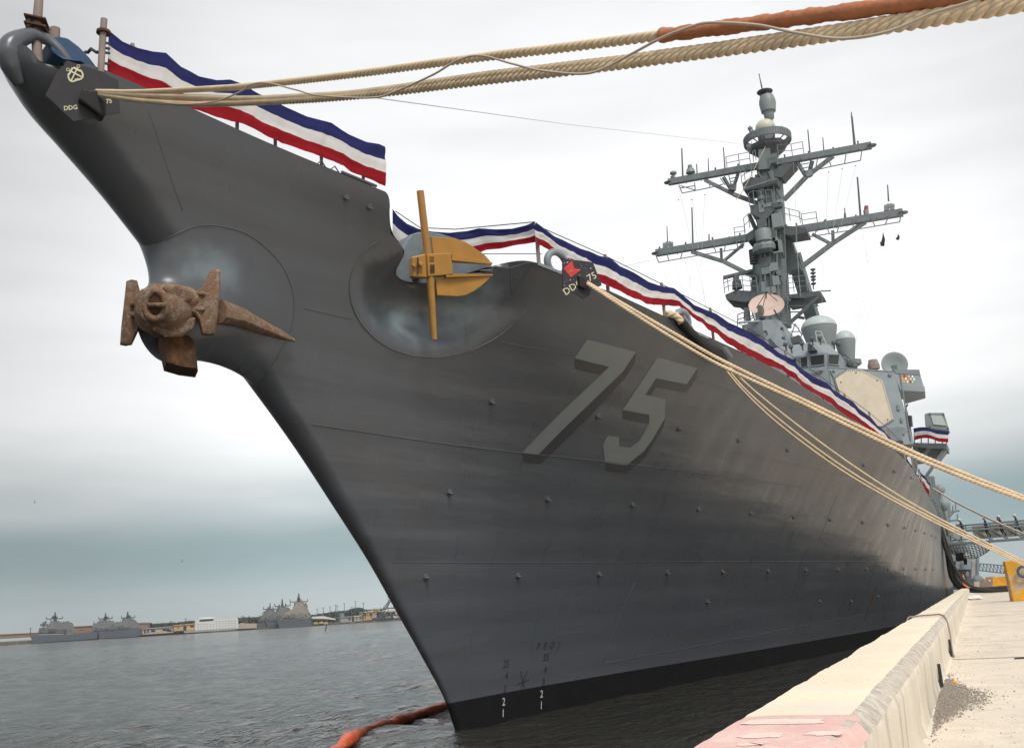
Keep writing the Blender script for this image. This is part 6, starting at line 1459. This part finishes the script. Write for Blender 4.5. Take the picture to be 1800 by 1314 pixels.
far_ship('small tan and grey warship, hindmost of the right hand trio', f8, 30, [(560, 302), (650, 292), (660, 340), (575, 344)], [[(578, 296), (600, 245), (632, 212), (700, 204), (722, 285)], [(640, 210), (650, 192), (690, 192), (700, 206)]], [[(660, 200), (665, 136), (671, 136), (677, 200)]], [((615, 186), (715, 184))], fs_)
far_ship('middle warship of the right hand trio, its mast shorter than the nearest', f8, 15, [(636, 292), (742, 280), (750, 336), (650, 342)], [[(655, 288), (690, 235), (722, 200), (760, 180), (830, 178), (850, 270)], [(735, 190), (745, 168), (800, 168), (812, 182)]], [[(756, 176), (763, 100), (769, 100), (780, 176)]], [((703, 160), (832, 155))], fs_)
far_ship('tallest warship of the right hand trio with tan superstructure and dark bow', f8, 0, [(722, 272), (860, 262), (1000, 254), (1004, 326), (900, 332), (745, 337)], [[(755, 270), (800, 215), (850, 188), (880, 152), (935, 150), (975, 182), (1002, 250)], [(865, 165), (885, 128), (930, 128), (945, 160)], [(935, 175), (940, 145), (958, 145), (962, 178)]], [[(886, 135), (893, 90), (898, 55), (904, 55), (908, 90), (922, 135)], [(885, 118), (890, 90), (912, 90), (918, 118)]], [((830, 126), (972, 122))], ft, [[(815, 240), (830, 238), (830, 258), (815, 260)], [(905, 270), (935, 268), (935, 276), (905, 278)]])
# barracks barge
bb = empty('barracks_barge', fp(*f8(60, 360), -6), 'white multi storey barge with rows of small windows on the far shore', 'barge')
m = MB(); fpoly(m, [(60, 272), (95, 268), (215, 268), (345, 262), (350, 250), (385, 246), (410, 262), (410, 340), (60, 358)], f8, -5, 12); w_ = m.build('deckhouse', fw, bb)
m = MB(); fpoly(m, [(-30, 362), (60, 356), (380, 338), (380, 352), (-30, 378)], f8, -6, 14); m.build('hull', fg, bb)
m = MB(); fpoly(m, [(88, 262), (100, 252), (180, 246), (212, 252), (215, 262)], f8, -3, 8); fpoly(m, [(95, 270), (210, 262), (210, 276), (95, 284)], f8, -5.2, .1, 1); m.build('roof_canopy', [fw, fgl], bb)
for r_ in range(4):
    for k in range(13):
        x = 78 + k * 25 + (r_ % 2) * 3; y = 290 + r_ * 18 - (x - 60) * .045
        if r_ == 0 and x < 220: continue
        m = MB(); fpoly(m, [(x, y), (x + 8, y - .4), (x + 8, y + 5.5), (x, y + 5.9)], f8, -5.05, .1); m.build('window', fgl, w_)
# land, trees, buildings
m = MB(); L_ = [(-900, 1196), (-300, 1152), (-60, 1137), (60, 1130), (400, 1110), (720, 1090), (1100, 1068), (1400, 1050)]
top = [(u, v - 5.0) for u, v in L_]
gp = [fp(u, v, 14) for u, v in L_]; tp_ = [fp(u, v, 14) for u, v in top]
n = len(gp); bk = [p + V(nF) * 900 for p in tp_]
m.add(gp + tp_ + bk, [(i, i+1, n+i+1, n+i) for i in range(n-1)] + [(n+i, n+i+1, 2*n+i+1, 2*n+i) for i in range(n-1)]); tag(m.build('land', fsh), 'low far bank of the harbour', None, None, 'structure')
random.seed(31); m = MB()
def ridge(cv, pts, back, cnt):
    for _ in range(cnt):
        t = random.random() * (len(pts) - 1); i = int(t); f = t - i; x = pts[i][0] + (pts[i+1][0] - pts[i][0]) * f; y = pts[i][1] + (pts[i+1][1] - pts[i][1]) * f; yb2 = pts[i][2] + (pts[i+1][2] - pts[i][2]) * f
        q = random.random() ** 1.6; yy = y + (yb2 - y) * q + random.uniform(-2, 3); c = fp(*cv(x + random.uniform(-6, 6), yy), back + random.uniform(0, 30)); r_ = random.uniform(.5, 1.7)
        a = Vector((random.gauss(0, 1), random.gauss(0, 1), random.gauss(0, 1))).normalized() * r_; b = a.cross(Vector((random.gauss(0, 1), random.gauss(0, 1), random.gauss(0, 1)))).normalized() * r_
        m.add([c + a, c + b, c - a, c - b], [(0, 1, 2, 3)])
ridge(f7, [(1150, 352, 420), (1230, 362, 420), (1330, 352, 415), (1450, 348, 410), (1560, 335, 400), (1640, 335, 390)], 70, 3200)
ridge(f8, [(380, 272, 330), (450, 262, 330), (560, 258, 330), (640, 262, 330)], 70, 1500); ridge(f8, [(990, 245, 300), (1100, 228, 300), (1200, 215, 300), (1300, 205, 290), (1380, 182, 290), (1450, 200, 290), (1520, 195, 285), (1600, 190, 280), (1690, 178, 280), (1800, 180, 275)], 70, 4200)
tag(m.build('tree_line', ftr), 'dark distant wood along the far shore', None, None, 'stuff')
def bld(name, label, cat, polys, cv, back, dep, mts, wins=(), group=None):
    base = fp(*cv(*polys[0][-1]), back); r_ = empty(name, base, label, cat, group); m = MB()
    for k, p in enumerate(polys[:1]): fpoly(m, p, cv, back, dep)
    m.build('wall', mts[0], r_)
    if len(polys) > 1:
        m = MB()
        for p in polys[1:]: fpoly(m, p, cv, back - .6, dep + 1.2)
        m.build('roof', mts[1], r_)
    for (x, y, w, h) in wins:
        m = MB(); fpoly(m, [(x, y), (x + w, y), (x + w, y + h), (x, y + h)], cv, back - .15, .1); m.build('window', fgl, r_)
bld('warehouse', 'long low brown warehouse behind the left far warships', 'warehouse', [[(470, 378), (668, 366), (668, 440), (470, 450)], [(466, 372), (672, 361), (672, 368), (466, 379)]], f7, 45, 30, [fb, fb], [(540, 404, 14, 8)])
bld('warehouse', 'brown warehouse seen beside the third far warship', 'warehouse', [[(1070, 340), (1170, 338), (1172, 420), (1070, 430)], [(1066, 334), (1174, 333), (1174, 341), (1066, 342)]], f7, 50, 25, [fb, fta])
bld('berm_wall', 'low brown wall at the far left edge of the far shore', 'wall', [[(-220, 448), (130, 430), (135, 470), (-220, 490)], [(-222, 444), (132, 427), (132, 432), (-222, 449)]], f7, 35, 8, [fb, fta])
bld('pier_building', 'tan open fronted pier building left of the ochre one', 'building', [[(1115, 398), (1260, 385), (1400, 376), (1400, 430), (1115, 450)], [(1110, 392), (1260, 380), (1405, 370), (1405, 378), (1110, 400)]], f7, 10, 15, [fta, fg], [(1130, 405, 16, 30), (1160, 404, 14, 26), (1195, 402, 36, 22), (1300, 395, 60, 18), (1345, 400, 40, 20)])
bld('pier_building', 'ochre building just left of the white barge', 'building', [[(1405, 366), (1605, 350), (1608, 405), (1405, 416)], [(1400, 360), (1610, 344), (1610, 351), (1400, 367)]], f7, 8, 15, [fo, fo], [(1495, 365, 28, 42), (1440, 375, 10, 12), (1560, 360, 30, 20)])
bld('pier_shed', 'grey low shed right of the white barge', 'shed', [[(405, 310), (440, 295), (465, 300), (560, 300), (560, 338), (405, 345)]], f8, 12, 8, [fta])
bld('boathouse', 'grey flat fronted box building on the right far shore', 'building', [[(1240, 250), (1330, 246), (1332, 290), (1240, 294)], [(1236, 245), (1334, 241), (1334, 248), (1236, 252)]], f8, 12, 12, [fg, fg], [(1305, 255, 14, 18)])
bld('pier_building', 'pale tan building between the poles on the right far shore', 'building', [[(1350, 244), (1420, 238), (1425, 284), (1350, 288)], [(1346, 239), (1426, 233), (1426, 240), (1346, 245)]], f8, 14, 12, [fta, fw], [(1365, 255, 10, 12), (1395, 252, 10, 12)])
bld('pier_building', 'yellow building left of the crane', 'building', [[(1420, 212), (1500, 204), (1500, 270), (1420, 276)], [(1416, 207), (1504, 199), (1504, 206), (1416, 213)]], f8, 24, 14, [fo, fw], [(1430, 230, 10, 10), (1455, 228, 10, 10), (1480, 226, 10, 10)])
bld('pier_building', 'square yellow block behind the crane foot', 'building', [[(1495, 192), (1560, 188), (1562, 260), (1495, 266)], [(1491, 187), (1564, 183), (1564, 189), (1491, 194)]], f8, 40, 14, [fta, fo], [(1510, 205, 12, 10), (1535, 203, 12, 10)])
bld('terminal', 'wide white roofed building right of the crane', 'building', [[(1590, 205), (1760, 190), (1760, 248), (1590, 256)], [(1580, 200), (1665, 180), (1765, 186), (1765, 193), (1582, 208)]], f8, 30, 20, [fo, fw], [(1610 + 22 * k, 222, 10, 18) for k in range(6)])
bld('teal_shed', 'small teal shed among the poles', 'shed', [[(1240, 218), (1272, 215), (1272, 246), (1240, 248)]], f8, 45, 6, [fteal])
bld('pier_deck', 'low dark pier edge under the right far buildings', 'pier', [[(1003, 305), (1360, 286), (1800, 262), (1800, 276), (1360, 302), (1003, 324)]], f8, 10, 6, [fsh])
bld('pier_tent', 'long white awning on the right far pier', 'awning', [[(1010, 245), (1100, 240), (1200, 262), (1200, 270), (1100, 262), (1010, 262)]], f8, 14, 8, [fw])
for k, (x, y) in enumerate(((1040, 292), (1085, 288), (1120, 292))):
    m = MB(); fpoly(m, [(x - 18, y), (x + 12, y - 4), (x + 18, y + 6), (x + 14, y + 14), (x - 18, y + 14)], f8, 9, 3); tag(m.build('work_boat', fo, None, loc=fp(*f8(x, y + 14), 9)), ('orange work boat right beside the dark bow on the far pier', 'orange work boat between two others on the far pier', 'orange work boat nearest the grey box building')[k], 'boat', 'orange work boats on the far pier')
rng_ = [(1050, 185), (1100, 175), (1155, 165), (1200, 150), (1212, 160), (1270, 140), (1330, 168), (1360, 122), (1425, 135), (1625, 40), (448, 240)]
for k, (x, y) in enumerate(rng_):
    m = MB(); a, b = fp(*f8(x, 285 - (x - 1000) * .03), 20), fp(*f8(x, y), 20); m.tube([a, b], [.28, .16], 6); m.beam(b - Vector((.8, .3, 0)), b + Vector((.8, .3, 0)), .22)
    tag(m.build('light_pole', fd_, None, loc=a), 'thin dark pole on the far shore', 'pole', 'thin poles on the far shore')
for k, (x, y) in enumerate(((72, 390), (1380, 325), (1517, 300))):
    m = MB(); a, b = fp(*f7(x, 440 - x * .03), 20), fp(*f7(x, y), 20); m.tube([a, b], [.25, .15], 6); m.beam(b - Vector((.8, .3, 0)), b + Vector((.8, .3, 0)), .22); tag(m.build('light_pole', fd_, None, loc=a), 'thin dark pole on the far shore', 'pole', 'thin poles on the far shore')
cr_ = empty('crane', fp(*f8(1570, 262), 12), 'dark crane with its boom raised to the right on the far shore', 'crane'); m = MB()
a0, a1, b0_, b1 = fp(*f8(1552, 222), 12), fp(*f8(1578, 232), 12), fp(*f8(1656, 88), 12), fp(*f8(1664, 94), 12)
m.beam(a0, b0_, .5); m.beam(a1, b1, .5)
for k in range(9):
    t0 = k / 9; t1 = (k + 1) / 9; m.beam(a0.lerp(b0_, t0), a1.lerp(b1, t1), .3)
    m.beam(a1.lerp(b1, t0), a0.lerp(b0_, t0), .3)
m.build('boom', fd_, cr_); m = MB(); fpoly(m, [(1545, 222), (1590, 215), (1600, 262), (1500, 272), (1510, 255), (1548, 250)], f8, 11, 5); m.build('crane_body', fd_, cr_)
for k in range(7):
    x = 1440 + 48 * k if k < 3 else 1600 + 26 * (k - 3); c = fp(*f8(x, 226), 12); base = fp(*f8(x, 262 - (x - 1440) * .04), 12); r_ = empty('palm_tree', base, 'distant palm tree on the right far shore', 'tree', 'palm trees on the right far shore'); m = MB(); m.tube([base, c], .3, 6); m.build('trunk', fd_, r_); m = MB()
    random.seed(k)
    for j in range(22):
        a = random.uniform(0, 6.28); d_ = Vector((math.cos(a), math.sin(a), random.uniform(-.5, .7))) * random.uniform(2, 3.4); s_ = d_.cross(Vector((0, 0, 1))).normalized() * .5; m.add([c, c + d_ * .5 + s_, c + d_, c + d_ * .5 - s_], [(0, 1, 2, 3)])
    m.build('crown', ftr, r_)
for k in range(6):
    x = 1630 + 20 * k; c = fp(*f8(x, 262 - (k % 2)), 11); m = MB(); m.loft([[c + Vector((a, b, z)) for a, b in ((-2, -.9), (2, -.9), (2, .9), (-2, .9))] for z in (.3, 1.0)]); m.loft([[c + Vector((a * .6, b * .85, 1.0)) for a, b in ((-2, -.9), (2, -.9), (2, .9), (-2, .9))], [c + Vector((a * .42, b * .75, 1.6)) for a, b in ((-2, -.9), (2, -.9), (2, .9), (-2, .9))]])
    tag(m.build('parked_car', (fteal, fd_, fw, fg, fteal, fw)[k], None, loc=c), 'tiny parked car by the white roofed building on the far shore', 'car', 'cars parked on the far shore')
# sea birds
def bird(u, v, d, s, label):
    c = V(at_d(u, v, d)); m = MB(); ax_ = V(right)
    m.lathe(c, [(.01, -.22 * s), (.06 * s, -.1 * s), (.07 * s, .05 * s), (.02 * s, .22 * s)], 8, tuple(ax_)); r_ = V(CY)
    for sg in (1, -1):
        w = [c + r_ * sg * .02, c + r_ * sg * .25 * s + Vector((0, 0, .16 * s)), c + r_ * sg * .55 * s + Vector((0, 0, .05 * s))]; m.loft([[p - ax_ * .08 * s, p + ax_ * .08 * s, p + ax_ * .07 * s + Vector((0, 0, .012)), p - ax_ * .07 * s + Vector((0, 0, .012))] for p in w])
    tag(m.build('bird', fd_, None, loc=c), label, 'bird', 'sea birds')
bird(573, 1104, 260, 1.5, 'small dark bird skimming low over the water'); bird(320, 986, 400, 1.2, 'speck of a bird in the grey sky, right of the other'); bird(61, 882, 400, 1.2, 'speck of a bird near the left picture edge')

# ============================================================ AIR
hz = MB(); hz.box((-2200, -2200, -6), (2200, 2200, 80)); hm = bpy.data.materials.new('pale_haze'); hm.use_nodes = True; hn = hm.node_tree.nodes
hn.remove(hn['Principled BSDF']); pv = hn.new('ShaderNodeVolumePrincipled'); pv.inputs['Color'].default_value = (.80, .86, .89, 1); pv.inputs['Density'].default_value = .00022; pv.inputs['Anisotropy'].default_value = .2
hm.node_tree.links.new(pv.outputs[0], hn['Material Output'].inputs['Volume'])
tag(hz.build('haze', hm), 'thin pale harbour haze', None, None, 'stuff')
